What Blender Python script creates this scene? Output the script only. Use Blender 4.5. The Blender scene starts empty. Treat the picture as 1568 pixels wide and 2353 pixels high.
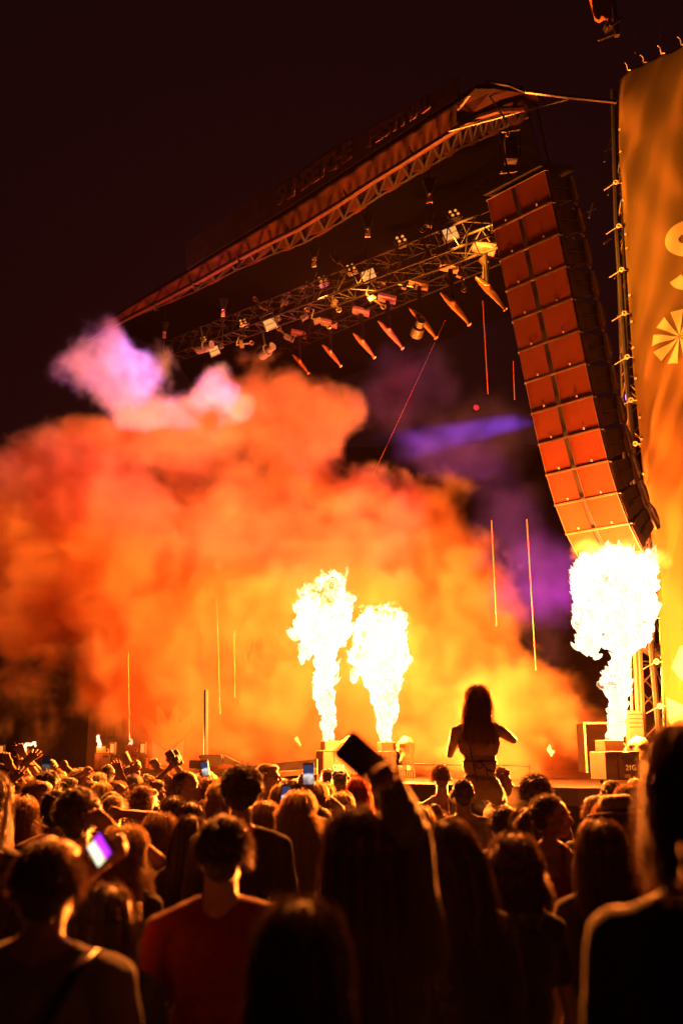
import bpy, bmesh, math, random, time
from mathutils import Vector, Matrix, Euler, noise, Quaternion
import numpy as np
T0 = time.time()
R = math.radians
S = bpy.context.scene
COL = S.collection

# ---------------------------------------------------------------- camera
CAM_Z, PITCH, FOC = 1.85, R(13.85), 2287.0      # FOC in units of a 1568 x 2352 picture
cd = bpy.data.cameras.new("camera"); cam = bpy.data.objects.new("camera", cd); COL.objects.link(cam)
cam.location = (0, 0, CAM_Z); cam.rotation_euler = (R(90) + PITCH, 0, 0)
cd.sensor_fit = 'VERTICAL'; cd.sensor_height = 36; cd.lens = 35
cd.clip_start = 0.1; cd.clip_end = 500
cd.dof.use_dof = True; cd.dof.focus_distance = 13.5; cd.dof.aperture_fstop = 1.6
S.camera = cam
S.render.resolution_x, S.render.resolution_y = 682, 1024

# ---------------------------------------------------------------- world: a night sky, just above black
w = bpy.data.worlds.new("World"); S.world = w; w.use_nodes = True
bg = w.node_tree.nodes['Background']; bg.inputs[0].default_value = (0.0110, 0.0022, 0.0029, 1); bg.inputs[1].default_value = 0.43
S.view_settings.view_transform = 'Standard'; S.view_settings.look = 'None'
S.view_settings.exposure = 0.6; S.view_settings.gamma = 1
S.render.engine = 'CYCLES'
cy = S.cycles
cy.max_bounces = 8; cy.diffuse_bounces = 1; cy.glossy_bounces = 2; cy.transmission_bounces = 4
cy.volume_bounces = 1; cy.transparent_max_bounces = 80
cy.sample_clamp_indirect = 0.2; cy.use_denoising = True
cy.volume_step_rate = 2.0; cy.volume_max_steps = 256
try: cy.caustics_reflective = False; cy.caustics_refractive = False
except Exception: pass

# ---------------------------------------------------------------- helpers
def P(px, py, Y):
    """world point on the plane y = Y that the photograph shows at (px, py)"""
    a, b = (px - 784) / FOC, (1176 - py) / FOC
    d = Vector((a, math.cos(PITCH) - b * math.sin(PITCH), math.sin(PITCH) + b * math.cos(PITCH)))
    return Vector((0, 0, CAM_Z)) + d * (Y / d.y)

def tag(o, label=None, cat=None, group=None, kind=None):
    if label: o['label'] = label
    if cat: o['category'] = cat
    if group: o['group'] = group
    if kind: o['kind'] = kind
    return o

def empty(name, loc=(0, 0, 0), rz=0, label=None, cat=None, group=None):
    o = bpy.data.objects.new(name, None); COL.objects.link(o)
    o.location = loc; o.rotation_euler = (0, 0, rz); o.empty_display_size = 0.1
    return tag(o, label, cat, group)

def link(name, me, mats, parent=None, smooth=False):
    """link mesh data in the parent's own space"""
    if mats is not None:
        for m in (mats if isinstance(mats, (list, tuple)) else [mats]): me.materials.append(m)
    if smooth: me.shade_smooth()
    o = bpy.data.objects.new(name, me); COL.objects.link(o)
    if parent: o.parent = parent
    return o

ORD = ['first', 'second', 'third', 'fourth', 'fifth', 'sixth', 'seventh', 'eighth', 'ninth', 'tenth', 'eleventh', 'twelfth', 'thirteenth', 'fourteenth', 'fifteenth', 'sixteenth', 'seventeenth', 'eighteenth', 'nineteenth', 'twentieth']
class MB:
    """collects shapes; build() links them as one mesh object"""
    def __init__(s): s.v = []; s.f = []; s.mi = []
    def add(s, vs, fs, mi=0):
        n = len(s.v); s.v += [tuple(v) for v in vs]; s.f += [tuple(i + n for i in f) for f in fs]; s.mi += [mi] * len(fs); return s
    def box(s, c, d, rot=None, mi=0, M=None):
        x, y, z = [k / 2 for k in d]
        vs = [Vector((i * x, j * y, k * z)) for i in (-1, 1) for j in (-1, 1) for k in (-1, 1)]
        if rot is not None: vs = [rot @ v for v in vs]
        vs = [v + Vector(c) for v in vs]
        if M is not None: vs = [M @ v for v in vs]
        return s.add(vs, [(0, 1, 3, 2), (4, 6, 7, 5), (0, 4, 5, 1), (2, 3, 7, 6), (0, 2, 6, 4), (1, 5, 7, 3)], mi)
    def tube(s, a, b, r, r2=None, n=8, mi=0, cap=True):
        a, b = Vector(a), Vector(b); r2 = r if r2 is None else r2
        d = (b - a).normalized(); u = d.orthogonal().normalized(); v = d.cross(u)
        ring = [(math.cos(2 * math.pi * k / n), math.sin(2 * math.pi * k / n)) for k in range(n)]
        vs = [a + (u * c + v * q) * r for c, q in ring] + [b + (u * c + v * q) * r2 for c, q in ring]
        fs = [(k, (k + 1) % n, n + (k + 1) % n, n + k) for k in range(n)]
        if cap: fs += [tuple(range(n))[::-1], tuple(range(n, 2 * n))]
        return s.add(vs, fs, mi)
    def path(s, pts, r, n=6, mi=0):
        for a, b in zip(pts, pts[1:]): s.tube(a, b, r, n=n, mi=mi)
        return s
    def ring(s, c, rad, r, nrm=(0, 1, 0), n=12, mi=0):
        nv = Vector(nrm).normalized(); u = nv.orthogonal().normalized(); v = nv.cross(u)
        pts = [Vector(c) + (u * math.cos(2 * math.pi * k / n) + v * math.sin(2 * math.pi * k / n)) * rad for k in range(n + 1)]
        return s.path(pts, r, 5, mi)
    def prism(s, pts, h0, h1, mi=0, M=None):
        """polygon pts (x, z) extruded along y from h0 to h1"""
        n = len(pts); vs = [Vector((p[0], h0, p[1])) for p in pts] + [Vector((p[0], h1, p[1])) for p in pts]
        if M is not None: vs = [M @ v for v in vs]
        return s.add(vs, [tuple(range(n)), tuple(range(2 * n - 1, n - 1, -1))] + [(k, n + k, n + (k + 1) % n, (k + 1) % n) for k in range(n)], mi)
    def sheet(s, grid, mi=0):
        """grid[i][j] of points"""
        m, n = len(grid), len(grid[0]); vs = [p for row in grid for p in row]
        return s.add(vs, [(i * n + j, i * n + j + 1, (i + 1) * n + j + 1, (i + 1) * n + j) for i in range(m - 1) for j in range(n - 1)], mi)
    def data(s, name, recalc=True):
        me = bpy.data.meshes.new(name); me.from_pydata(s.v, [], s.f); me.update()
        me.polygons.foreach_set('material_index', s.mi)
        if recalc:
            bm = bmesh.new(); bm.from_mesh(me); bmesh.ops.recalc_face_normals(bm, faces=bm.faces); bm.to_mesh(me); bm.free()
        return me
    def build(s, name, mats, parent=None, smooth=False, bevel=0):
        o = link(name, s.data(name), mats, parent, smooth)
        if bevel:
            b = o.modifiers.new('b', 'BEVEL'); b.width = bevel; b.segments = 2; b.limit_method = 'ANGLE'
        return o

_tmpcol = bpy.data.collections.new('tmp')
def remesh(v, f, voxel, smooth=4, sfac=0.5):
    """one continuous skin round a heap of overlapping solids: returns a new mesh"""
    me = bpy.data.meshes.new('t')
    v = np.asarray(v, dtype=np.float32); f = np.asarray(f, dtype=np.int32)
    me.vertices.add(len(v)); me.vertices.foreach_set('co', v.ravel())
    me.loops.add(f.size); me.polygons.add(len(f))
    me.loops.foreach_set('vertex_index', f.ravel())
    me.polygons.foreach_set('loop_start', np.arange(0, f.size, f.shape[1], dtype=np.int32))
    me.update(calc_edges=True)
    o = bpy.data.objects.new('t', me); COL.objects.link(o)
    m = o.modifiers.new('r', 'REMESH'); m.mode = 'VOXEL'; m.voxel_size = voxel; m.adaptivity = 0
    if smooth:
        k = o.modifiers.new('s', 'SMOOTH'); k.iterations = smooth; k.factor = sfac
    dg = bpy.context.evaluated_depsgraph_get(); dg.update()
    out = bpy.data.meshes.new_from_object(o.evaluated_get(dg))
    bpy.data.objects.remove(o); bpy.data.meshes.remove(me)
    return out

def _ico(sub):
    bm = bmesh.new(); bmesh.ops.create_icosphere(bm, subdivisions=sub, radius=1)
    v = np.array([x.co[:] for x in bm.verts]); f = np.array([[q.index for q in x.verts] for x in bm.faces]); bm.free(); return v, f
ICO2, ICO3 = _ico(2), _ico(3)
class Blob:
    """heap of ellipsoids and tapered limbs (triangles)"""
    def __init__(s): s.V = []; s.F = []; s.n = 0
    def add(s, v, f): s.V.append(v); s.F.append(f + s.n); s.n += len(v)
    def ell(s, c, r, rot=None, hi=False):
        v, f = ICO3 if hi else ICO2
        if not hasattr(r, '__len__'): r = (r, r, r)
        v = v * np.array(r)
        if rot is not None: v = v @ np.array(rot.to_matrix() if hasattr(rot, 'to_matrix') else rot).T
        s.add(v + np.array(c), f); return s
    def limb(s, a, b, ra, rb):
        """sphere-ended tapered limb from a to b; convex: swept by placing icosphere halves"""
        a, b = np.array(a, float), np.array(b, float); d = b - a; L = np.linalg.norm(d)
        if L < 1e-6: return s.ell(a, ra)
        d = d / L; v, f = ICO2
        k = (v @ d) > 0
        w = np.where(k[:, None], b + v * rb, a + v * ra)
        s.add(w, f); return s
    def chain(s, pts, rs):
        for i in range(len(pts) - 1): s.limb(pts[i], pts[i + 1], rs[i], rs[i + 1])
        return s
    def skin(s, voxel, smooth=4, sfac=.5): return remesh(np.concatenate(s.V), np.concatenate(s.F), voxel, smooth, sfac)

def displace(me, fn):
    n = len(me.vertices); co = np.empty(n * 3, np.float32); me.vertices.foreach_get('co', co); co = co.reshape(-1, 3)
    no = np.empty(n * 3, np.float32); me.vertex_normals.foreach_get('vector', no); no = no.reshape(-1, 3)
    out = fn(co, no); me.vertices.foreach_set('co', out.astype(np.float32).ravel()); me.update(); return me

# numpy value noise (smooth, 3-D)
_rs = np.random.RandomState(7); _tab = _rs.rand(64, 64, 64).astype(np.float32)
def vnoise(p):
    p = np.asarray(p); i = np.floor(p).astype(int); t = p - i; t = t * t * (3 - 2 * t); out = 0
    for dx in (0, 1):
        for dy in (0, 1):
            for dz in (0, 1):
                wt = (t[..., 0] if dx else 1 - t[..., 0]) * (t[..., 1] if dy else 1 - t[..., 1]) * (t[..., 2] if dz else 1 - t[..., 2])
                out = out + wt * _tab[(i[..., 0] + dx) & 63, (i[..., 1] + dy) & 63, (i[..., 2] + dz) & 63]
    return out
def fbm(p, o=4):
    s, a, t = 0, .5, 0
    for _ in range(o): s = s + a * vnoise(p); t += a; p = p * 2.03 + 11.7; a *= .5
    return s / t

# ---------------------------------------------------------------- materials
def mat(name, base=(.5, .5, .5), rough=.6, metal=0, var=0, vscale=8, bump=0, bscale=60, spec=.4, detail=4, stretch=None, sss=0, sheen=0, base2=None):
    m = bpy.data.materials.new(name); m.use_nodes = True; nt = m.node_tree; b = nt.nodes['Principled BSDF']
    b.inputs['Base Color'].default_value = (*base, 1); b.inputs['Roughness'].default_value = rough; b.inputs['Metallic'].default_value = metal
    b.inputs['Specular IOR Level'].default_value = spec
    if sheen: b.inputs['Sheen Weight'].default_value = sheen; b.inputs['Sheen Roughness'].default_value = .35
    tc = nt.nodes.new('ShaderNodeTexCoord'); mp = nt.nodes.new('ShaderNodeMapping'); nt.links.new(tc.outputs['Object'], mp.inputs[0])
    if stretch: mp.inputs['Scale'].default_value = stretch
    if var or base2:
        n = nt.nodes.new('ShaderNodeTexNoise'); n.inputs['Scale'].default_value = vscale; n.inputs['Detail'].default_value = detail
        nt.links.new(mp.outputs[0], n.inputs['Vector'])
        r = nt.nodes.new('ShaderNodeValToRGB'); lo = base2 or tuple(c * (1 - var) for c in base)
        r.color_ramp.elements[0].position = .35; r.color_ramp.elements[1].position = .65
        r.color_ramp.elements[0].color = (*lo, 1); r.color_ramp.elements[1].color = (*base, 1)
        nt.links.new(n.outputs[0], r.inputs[0]); nt.links.new(r.outputs[0], b.inputs['Base Color'])
        mr = nt.nodes.new('ShaderNodeMapRange'); mr.inputs['To Min'].default_value = max(0, rough - .12); mr.inputs['To Max'].default_value = min(1, rough + .12)
        nt.links.new(n.outputs[0], mr.inputs[0]); nt.links.new(mr.outputs[0], b.inputs['Roughness'])
    if bump:
        n2 = nt.nodes.new('ShaderNodeTexNoise'); n2.inputs['Scale'].default_value = bscale; n2.inputs['Detail'].default_value = 3
        nt.links.new(mp.outputs[0], n2.inputs['Vector'])
        bp = nt.nodes.new('ShaderNodeBump'); bp.inputs['Strength'].default_value = bump; bp.inputs['Distance'].default_value = .01
        nt.links.new(n2.outputs[0], bp.inputs['Height']); nt.links.new(bp.outputs[0], b.inputs['Normal'])
    return m
def glow(name, col, strength, sample=False):
    m = bpy.data.materials.new(name); m.use_nodes = True; nt = m.node_tree
    nt.nodes.remove(nt.nodes['Principled BSDF']); e = nt.nodes.new('ShaderNodeEmission')
    e.inputs[0].default_value = (*col, 1); e.inputs[1].default_value = strength
    nt.links.new(e.outputs[0], nt.nodes['Material Output'].inputs['Surface'])
    if not sample: m.cycles.emission_sampling = 'NONE'
    return m
FIRE = (1.0, 0.190, 0.017)          # colour of the light the flames give
def lamp(name, loc, power, col=FIRE, radius=.3, parent=None, kind='POINT', aim=None, angle=40, blend=.3):
    l = bpy.data.lights.new(name, kind); l.energy = power; l.color = col; l.shadow_soft_size = radius
    o = bpy.data.objects.new(name, l); COL.objects.link(o); o.location = loc
    if kind == 'SPOT': l.spot_size = R(angle); l.spot_blend = blend
    if aim is not None: o.rotation_euler = (Vector(aim) - Vector(loc)).to_track_quat('-Z', 'Y').to_euler()
    if parent:
        o.parent = parent; o.matrix_parent_inverse = Matrix.Translation(parent.location).inverted()
    return o

# ---------------------------------------------------------------- flames
def flame_material():
    m = bpy.data.materials.new('flame'); m.use_nodes = True; nt = m.node_tree; nt.nodes.remove(nt.nodes['Principled BSDF'])
    out = nt.nodes['Material Output']
    e = nt.nodes.new('ShaderNodeEmission'); t = nt.nodes.new('ShaderNodeBsdfTransparent'); a = nt.nodes.new('ShaderNodeAddShader')
    tc = nt.nodes.new('ShaderNodeTexCoord'); n = nt.nodes.new('ShaderNodeTexNoise'); n.inputs['Scale'].default_value = 5; n.inputs['Detail'].default_value = 5; n.inputs['Distortion'].default_value = 1.2
    nt.links.new(tc.outputs['Object'], n.inputs['Vector'])
    at = nt.nodes.new('ShaderNodeAttribute'); at.attribute_name = 'burn'
    # heat near 0 (edges, thin crowns): webs of bright gas on clear; heat 1: solid white
    r = nt.nodes.new('ShaderNodeValToRGB'); r.color_ramp.elements[0].position = .40; r.color_ramp.elements[0].color = (1, .22, .02, 1)
    r.color_ramp.elements[1].position = .56; r.color_ramp.elements[1].color = (1, .72, .42, 1)
    mr = nt.nodes.new('ShaderNodeMapRange'); mr.inputs['From Min'].default_value = .40; mr.inputs['From Max'].default_value = .58
    mr.inputs['To Min'].default_value = .06; mr.inputs['To Max'].default_value = .62
    ad = nt.nodes.new('ShaderNodeMath'); ad.operation = 'MULTIPLY_ADD'; ad.inputs[1].default_value = .5; nt.links.new(at.outputs['Fac'], ad.inputs[0]); nt.links.new(n.outputs[0], ad.inputs[2])
    nt.links.new(ad.outputs[0], mr.inputs[0]); nt.links.new(ad.outputs[0], r.inputs[0])
    nt.links.new(r.outputs[0], e.inputs[0]); nt.links.new(mr.outputs[0], e.inputs[1])
    nt.links.new(e.outputs[0], a.inputs[0]); nt.links.new(t.outputs[0], a.inputs[1]); nt.links.new(a.outputs[0], out.inputs['Surface'])
    m.cycles.emission_sampling = 'NONE'
    return m
M_FLAME = flame_material()
def make_flame(root, Y, prof, licks, seed, thin_above=None, voxel=.022):
    prof = [(a, b2, c * .86) for a, b2, c in prof]
    """prof: (px, py, half width) up the jet; licks: free (px, py, r) curls of gas. Mesh in the root's space."""
    rnd = random.Random(seed); b = Blob(); k = Y / FOC
    o0 = Vector(root.location)
    for (x0, y0, r0), (x1, y1, r1) in zip(prof, prof[1:]):
        n = max(2, int(abs(y1 - y0) / 7))
        for i in range(n):
            t = i / n; px, py, r = x0 + (x1 - x0) * t, y0 + (y1 - y0) * t, r0 + (r1 - r0) * t
            b.ell(P(px, py, Y) - o0, (r * k * .9, r * k * .8, r * k * .6))
            for q in range(3 if r > 30 else 2):
                a = rnd.uniform(0, 6.283); rr = r * rnd.uniform(.16, .36); e = r * rnd.uniform(.72, .95)
                c = P(px, py + rnd.uniform(-8, 8), Y) - o0 + Vector((math.cos(a) * e * k, math.sin(a) * e * k * .85, 0))
                b.ell(c, (rr * k, rr * k, rr * k * 1.25))
        if rnd.random() < .8:
            sd = rnd.choice((-1, 1)); yy = rnd.uniform(min(y0, y1), max(y0, y1)); q_ = rnd.uniform(2.5, 6)
            for j in range(3): b.ell(P(x0 + sd * (r0 * rnd.uniform(.98, 1.10) + j * 2), yy - j * q_ * 1.1, Y) - o0, (q_ * k * (1 - j * .25), q_ * k * (1 - j * .25), q_ * k * 1.3))
    for px, py, r in licks: b.ell(P(px, py, Y) - o0 + Vector((0, rnd.uniform(-.1, .1), 0)), r * k)
    me = b.skin(voxel, 2)
    off = np.array([seed * 3.1, 0, 0])
    def fn(co, no):
        p = co * np.array([3.2, 3.2, 2.4]) + off
        n1 = fbm(p, 4) - .5; n2 = fbm(p * 3.3 + 5, 3) - .5; n3 = fbm(p * 8 + 2, 2) - .5; ridg = 1 - np.abs(2 * fbm(p * 2 + 40, 3) - 1)
        warp = np.stack([fbm(co * 5 + 9 + off, 2) - .5, fbm(co * 5 + 33 + off, 2) - .5, fbm(co * 5 + 71 + off, 2) - .5], 1)
        lowf = np.clip(.35 + (co[:, 2] - co[:, 2].min()) / 1.6, .35, 1)
        dsp = (n1 * .24 + n2 * .20 + (ridg - .8) * .06 + n3 * .22) * lowf + .02
        fn.tip = dsp
        up = np.zeros_like(co); up[:, 2] = np.maximum(0, n3 + n2 - .05) * .30
        return co + no * dsp[:, None] + warp * .18 * lowf[:, None] + up * lowf[:, None]
    displace(me, fn)
    n = len(me.vertices); co = np.empty(n * 3, np.float32); me.vertices.foreach_get('co', co); co = co.reshape(-1, 3)
    heat = np.clip(fbm(co * 2.2 + 3, 3) * 1.7 - .35, .2, 1)
    if thin_above is not None:
        zt = (P(784, thin_above, Y) - o0).z; heat = np.where(co[:, 2] > zt, heat * np.clip(1 - (co[:, 2] - zt) * 4.5, -.05, 1), np.maximum(heat, .30))
    else: heat = np.maximum(heat, .34)
    heat = heat - np.clip(fn.tip - .03, 0, .2) * 5.0
    at = me.attributes.new('burn', 'FLOAT', 'POINT'); at.data.foreach_set('value', heat.astype(np.float32))
    return me

FLAMES = [
 dict(px=1413, py=1702, Y=14.8, power=8000, share=(.66, .27, .07), seed=1, thin=None, label='tall white burst of flame with a broad square head beside the banner',
  prof=[(1414,1701,19),(1414,1660,22),(1418,1600,26),(1420,1540,28),(1422,1500,31),(1422,1478,52),(1418,1445,80),(1414,1390,92),(1410,1330,90),(1402,1300,66)],
  licks=[(1470,1300,22),(1348,1300,20),(1380,1285,14),(1485,1320,20),(1335,1440,9),(1328,1432,7),(1338,1466,10),(1330,1478,9),(1327,1488,6),(1350,1492,10),(1366,1496,9),(1372,1510,6),(1480,1345,22),(1345,1350,22),(1450,1480,20)]),
 dict(px=756, py=1706, Y=20.2, power=13500, seed=2, thin=1392, label='taller of the two flame jets in the middle, its crown a web of loops',
  prof=[(759,1706,12),(756,1682,14),(752,1637,18),(747,1601,23),(747,1562,22),(751,1517,27),(746,1481,38),(741,1457,58),(744,1421,64),(747,1391,62),(752,1361,57),(757,1340,44),(762,1328,24)],
  licks=[(702,1500,8),(694,1512,7),(690,1520,4),(712,1488,8),(690,1450,14),(795,1380,14),(792,1420,12),(770,1334,10),(720,1350,12)]),
 dict(px=887, py=1706, Y=19.6, power=13500, seed=3, thin=1425, label='shorter pear shaped flame jet right of the taller middle one',
  prof=[(888,1706,12),(885,1676,17),(885,1637,21),(884,1601,28),(879,1562,37),(875,1532,50),(872,1505,62),(872,1469,58),(876,1439,54),(879,1418,44),(884,1405,24)],
  licks=[(815,1508,14),(806,1515,8),(825,1545,6),(814,1558,6),(930,1510,12),(924,1540,8),(905,1405,10),(890,1400,8),(860,1412,10)]),
]
def fire_root(F):
    root = empty('flame', P(F['px'], F['py'], F['Y']), 0, F['label'], 'flame', 'flame jets along the stage edge')
    me = make_flame(root, F['Y'], F['prof'], F['licks'], F['seed'], F['thin']); me.materials.append(M_FLAME); me.shade_smooth()
    g = bpy.data.objects.new('fire_body', me); COL.objects.link(g); g.parent = root
    pr = F['prof']
    for i, fr in enumerate((.25, .6, .85)):
        q = pr[int(fr * (len(pr) - 1))]
        lamp('fire_light', P(q[0], q[1], F['Y']), F['power'] * (F.get('share') or (.34, .40, .26))[i], FIRE, .25 if i == 0 else .45, root)
    return root
for F in FLAMES: fire_root(F)

# ---------------------------------------------------------------- smoke
def smoke(name, label, lo, hi, vox, blobs, dens, color, absorb, aniso=.2, scale=.55, edge=.35, seed=0.):
    """blobs: (centre, radii, weight). The density is baked on a grid by geometry nodes."""
    ng = bpy.data.node_groups.new(name, 'GeometryNodeTree')
    ng.interface.new_socket('Geometry', in_out='INPUT', socket_type='NodeSocketGeometry'); ng.interface.new_socket('Geometry', in_out='OUTPUT', socket_type='NodeSocketGeometry')
    N, Lk = ng.nodes, ng.links
    out = N.new('NodeGroupOutput'); vc = N.new('GeometryNodeVolumeCube')
    vc.inputs['Min'].default_value = lo; vc.inputs['Max'].default_value = hi
    for a, i in zip('XYZ', range(3)): vc.inputs['Resolution ' + a].default_value = max(8, int((hi[i] - lo[i]) / vox))
    pos = N.new('GeometryNodeInputPosition')
    def math_(op, a, b=None, clamp=False):
        n = N.new('ShaderNodeMath'); n.operation = op; n.use_clamp = clamp
        for k, x in ((0, a), (1, b)):
            if x is None: continue
            if isinstance(x, (int, float)): n.inputs[k].default_value = x
            else: Lk.new(x, n.inputs[k])
        return n.outputs[0]
    def vec(op, a, b):
        n = N.new('ShaderNodeVectorMath'); n.operation = op
        for k, x in ((0, a), (1, b)):
            if x is None: continue
            if isinstance(x, (tuple, Vector)): n.inputs[k].default_value = x
            else: Lk.new(x, n.inputs[k])
        return n
    wn = N.new('ShaderNodeTexNoise'); wn.inputs['Scale'].default_value = scale * .7; wn.inputs['Detail'].default_value = 3
    sh = vec('ADD', pos.outputs[0], (seed, seed * .7, 0)).outputs[0]
    Lk.new(sh, wn.inputs['Vector'])
    wv = vec('SUBTRACT', wn.outputs['Color'], (.5, .5, .5)).outputs[0]
    ws = N.new('ShaderNodeVectorMath'); ws.operation = 'SCALE'; Lk.new(wv, ws.inputs[0]); ws.inputs['Scale'].default_value = 2.2
    pw = vec('ADD', pos.outputs[0], ws.outputs[0]).outputs[0]
    field = None
    for c, r, wgt in blobs:
        d = vec('SUBTRACT', pw, tuple(c)).outputs[0]; d = vec('DIVIDE', d, tuple(r)).outputs[0]
        ln = vec('LENGTH', d, None).outputs['Value']
        v = math_('MULTIPLY', math_('SUBTRACT', 1.0, ln, True), wgt)
        field = v if field is None else math_('MAXIMUM', field, v) if 0 else math_('ADD', field, v)
    nn = N.new('ShaderNodeTexNoise'); nn.inputs['Scale'].default_value = scale; nn.inputs['Detail'].default_value = 7; nn.inputs['Roughness'].default_value = .66; nn.inputs['Distortion'].default_value = .35
    Lk.new(sh, nn.inputs['Vector'])
    # billow: density = clamp((field - edge) + (noise - .5) * k)
    t = math_('ADD', math_('SUBTRACT', field, edge), math_('MULTIPLY', math_('SUBTRACT', nn.outputs[0], .5), 2.6))
    t = math_('MULTIPLY', math_('MULTIPLY', t, 3.0, True), math_('MULTIPLY', field, 4.0, True))
    n2 = N.new('ShaderNodeTexNoise'); n2.inputs['Scale'].default_value = scale * 2.4; n2.inputs['Detail'].default_value = 5; n2.inputs['Roughness'].default_value = .62; n2.inputs['Distortion'].default_value = .6
    Lk.new(sh, n2.inputs['Vector'])
    body = math_('ADD', math_('MULTIPLY', math_('SUBTRACT', n2.outputs[0], .40, True), 3.6), .40)
    t = math_('MULTIPLY', math_('MULTIPLY', t, body), dens)
    Lk.new(t, vc.inputs['Density'])
    m = bpy.data.materials.new(name); m.use_nodes = True; nt = m.node_tree; nt.nodes.remove(nt.nodes['Principled BSDF'])
    pv = nt.nodes.new('ShaderNodeVolumePrincipled'); pv.inputs['Color'].default_value = (*color, 1); pv.inputs['Absorption Color'].default_value = (*absorb, 1)
    pv.inputs['Anisotropy'].default_value = aniso; pv.inputs['Density'].default_value = 1.0
    nt.links.new(pv.outputs[0], nt.nodes['Material Output'].inputs['Volume'])
    sm = N.new('GeometryNodeSetMaterial'); sm.inputs['Material'].default_value = m
    Lk.new(vc.outputs[0], sm.inputs[0]); Lk.new(sm.outputs[0], out.inputs[0])
    me = bpy.data.meshes.new(name); me.materials.append(m)
    o = bpy.data.objects.new(name, me); COL.objects.link(o)
    g = o.modifiers.new('smoke', 'NODES'); g.node_group = ng
    tag(o, label, 'smoke', kind='stuff'); return o

def pb(px, py, rx, ry, Y, rd, wgt=1.):
    k = Y / FOC; return (P(px, py, Y), (rx * k, rd, ry * k), wgt)
CLOUD = [
 pb(330, 1320, 400, 380, 25, 3.2, 1.7), pb(720, 1400, 400, 400, 25.2, 3.2, 1.8), pb(120, 1230, 270, 300, 25.5, 3, 1.5), pb(640, 980, 210, 200, 24.5, 2.4, 1.6),
 pb(1000, 1480, 270, 340, 24, 3.0, 1.6), pb(1170, 1680, 250, 240, 21.8, 2.2, 1.2), pb(480, 1600, 330, 240, 25, 3, 1.4), pb(930, 1180, 190, 170, 24.5, 2, 1.2), pb(760, 960, 110, 110, 24, 1.6, 1.0),
 pb(400, 1010, 190, 110, 24, 2, 1.4), pb(180, 1040, 160, 110, 24.5, 2, 1.2), pb(1090, 1350, 150, 170, 23.8, 2, 1.0),
 pb(750, 1690, 460, 170, 24.5, 2.5, 1.0), pb(1200, 1785, 230, 100, 15.8, .9, .5), pb(1010, 1785, 180, 100, 17.6, 1.0, .45), pb(60, 1560, 280, 200, 26.5, 2.2, .55), pb(1290, 1670, 110, 140, 18.5, 1.5, .6),
]
smoke('smoke', 'huge billowing orange cloud of smoke rolling over the stage behind the flames', (-12.5, 13.5, .1), (7, 30, 13.5), .085, CLOUD, 2.4, (.225, .215, .19), (.85, .4, .2), scale=.62, edge=.42)
GL = [pb(1432, 1270, 90, 55, 15.1, .7, 1.6), pb(1380, 1300, 60, 40, 15.0, .5, 1.)]
smoke('flame_smoke', 'small orange lit smoke curling above the right flame', (2.8, 13.8, 3.6), (6, 16.4, 6.4), .04, GL, 1.2, (.6, .5, .4), (.85, .4, .2), scale=1.6, edge=.3, seed=9.)
DK = [pb(1060, 1000, 260, 120, 18.3, 1.3, 1.3), pb(920, 880, 170, 130, 21, 1.4, 1.1), pb(1260, 1370, 130, 160, 18.6, 1.3, 1.1), pb(1160, 1160, 130, 120, 20, 1.5, 1.), pb(1180, 1300, 120, 200, 19.5, 1.4, .8)]
smoke('light_tinted_haze', 'thin dark haze with violet light tinted in, drifting between the smoke bank and the loudspeakers', (-1, 16.2, 3.5), (6, 23, 12.5), .12, DK, .07, (.12, .11, .55), (.6, .4, .6), scale=.8, edge=.25, seed=2.)  # blue-violet scattering colour carries the stage light, not the haze's own hue
VC = [pb(235, 850, 125, 125, 22, 1.6, 1.5), pb(290, 900, 110, 90, 22, 1.5, 1.2), pb(375, 825, 70, 55, 22, .9, .8), pb(505, 915, 60, 85, 21.5, 1., 1.1), pb(400, 955, 120, 60, 21.8, 1., 1.0), pb(310, 960, 90, 50, 21.8, 1., .9)]
smoke('light_tinted_smoke', 'dense puff of smoke with violet light tinted in at the upper left of the cloud', (-8, 19.5, 8.2), (-1.4, 24.5, 13.5), .075, VC, 1.7, (.17, .20, .80), (.9, .8, .9), scale=1.0, edge=.30, seed=4.)  # neutral smoke; the lamps' violet is put into its scattering colour

# ---------------------------------------------------------------- people
def hair_mat(name, col, trans=.3, rough=.45):
    m = bpy.data.materials.new(name); m.use_nodes = True; nt = m.node_tree; b = nt.nodes['Principled BSDF']
    b.inputs['Roughness'].default_value = rough; b.inputs['Specular IOR Level'].default_value = .6; b.inputs['Sheen Weight'].default_value = .6; b.inputs['Sheen Roughness'].default_value = .3
    tc = nt.nodes.new('ShaderNodeTexCoord'); mp = nt.nodes.new('ShaderNodeMapping'); mp.inputs['Scale'].default_value = (60, 60, 8)
    n = nt.nodes.new('ShaderNodeTexNoise'); n.inputs['Scale'].default_value = 1; n.inputs['Detail'].default_value = 3
    nt.links.new(tc.outputs['Object'], mp.inputs[0]); nt.links.new(mp.outputs[0], n.inputs['Vector'])
    r = nt.nodes.new('ShaderNodeValToRGB'); r.color_ramp.elements[0].position = .3; r.color_ramp.elements[1].position = .7
    r.color_ramp.elements[0].color = (*[c * .55 for c in col], 1); r.color_ramp.elements[1].color = (*[min(1, c * 1.3) for c in col], 1)
    nt.links.new(n.outputs[0], r.inputs[0]); nt.links.new(r.outputs[0], b.inputs['Base Color'])
    t = nt.nodes.new('ShaderNodeBsdfTranslucent'); nt.links.new(r.outputs[0], t.inputs['Color'])
    mx = nt.nodes.new('ShaderNodeMixShader'); mx.inputs[0].default_value = trans
    nt.links.new(b.outputs[0], mx.inputs[1]); nt.links.new(t.outputs[0], mx.inputs[2]); nt.links.new(mx.outputs[0], nt.nodes['Material Output'].inputs['Surface'])
    return m
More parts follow.
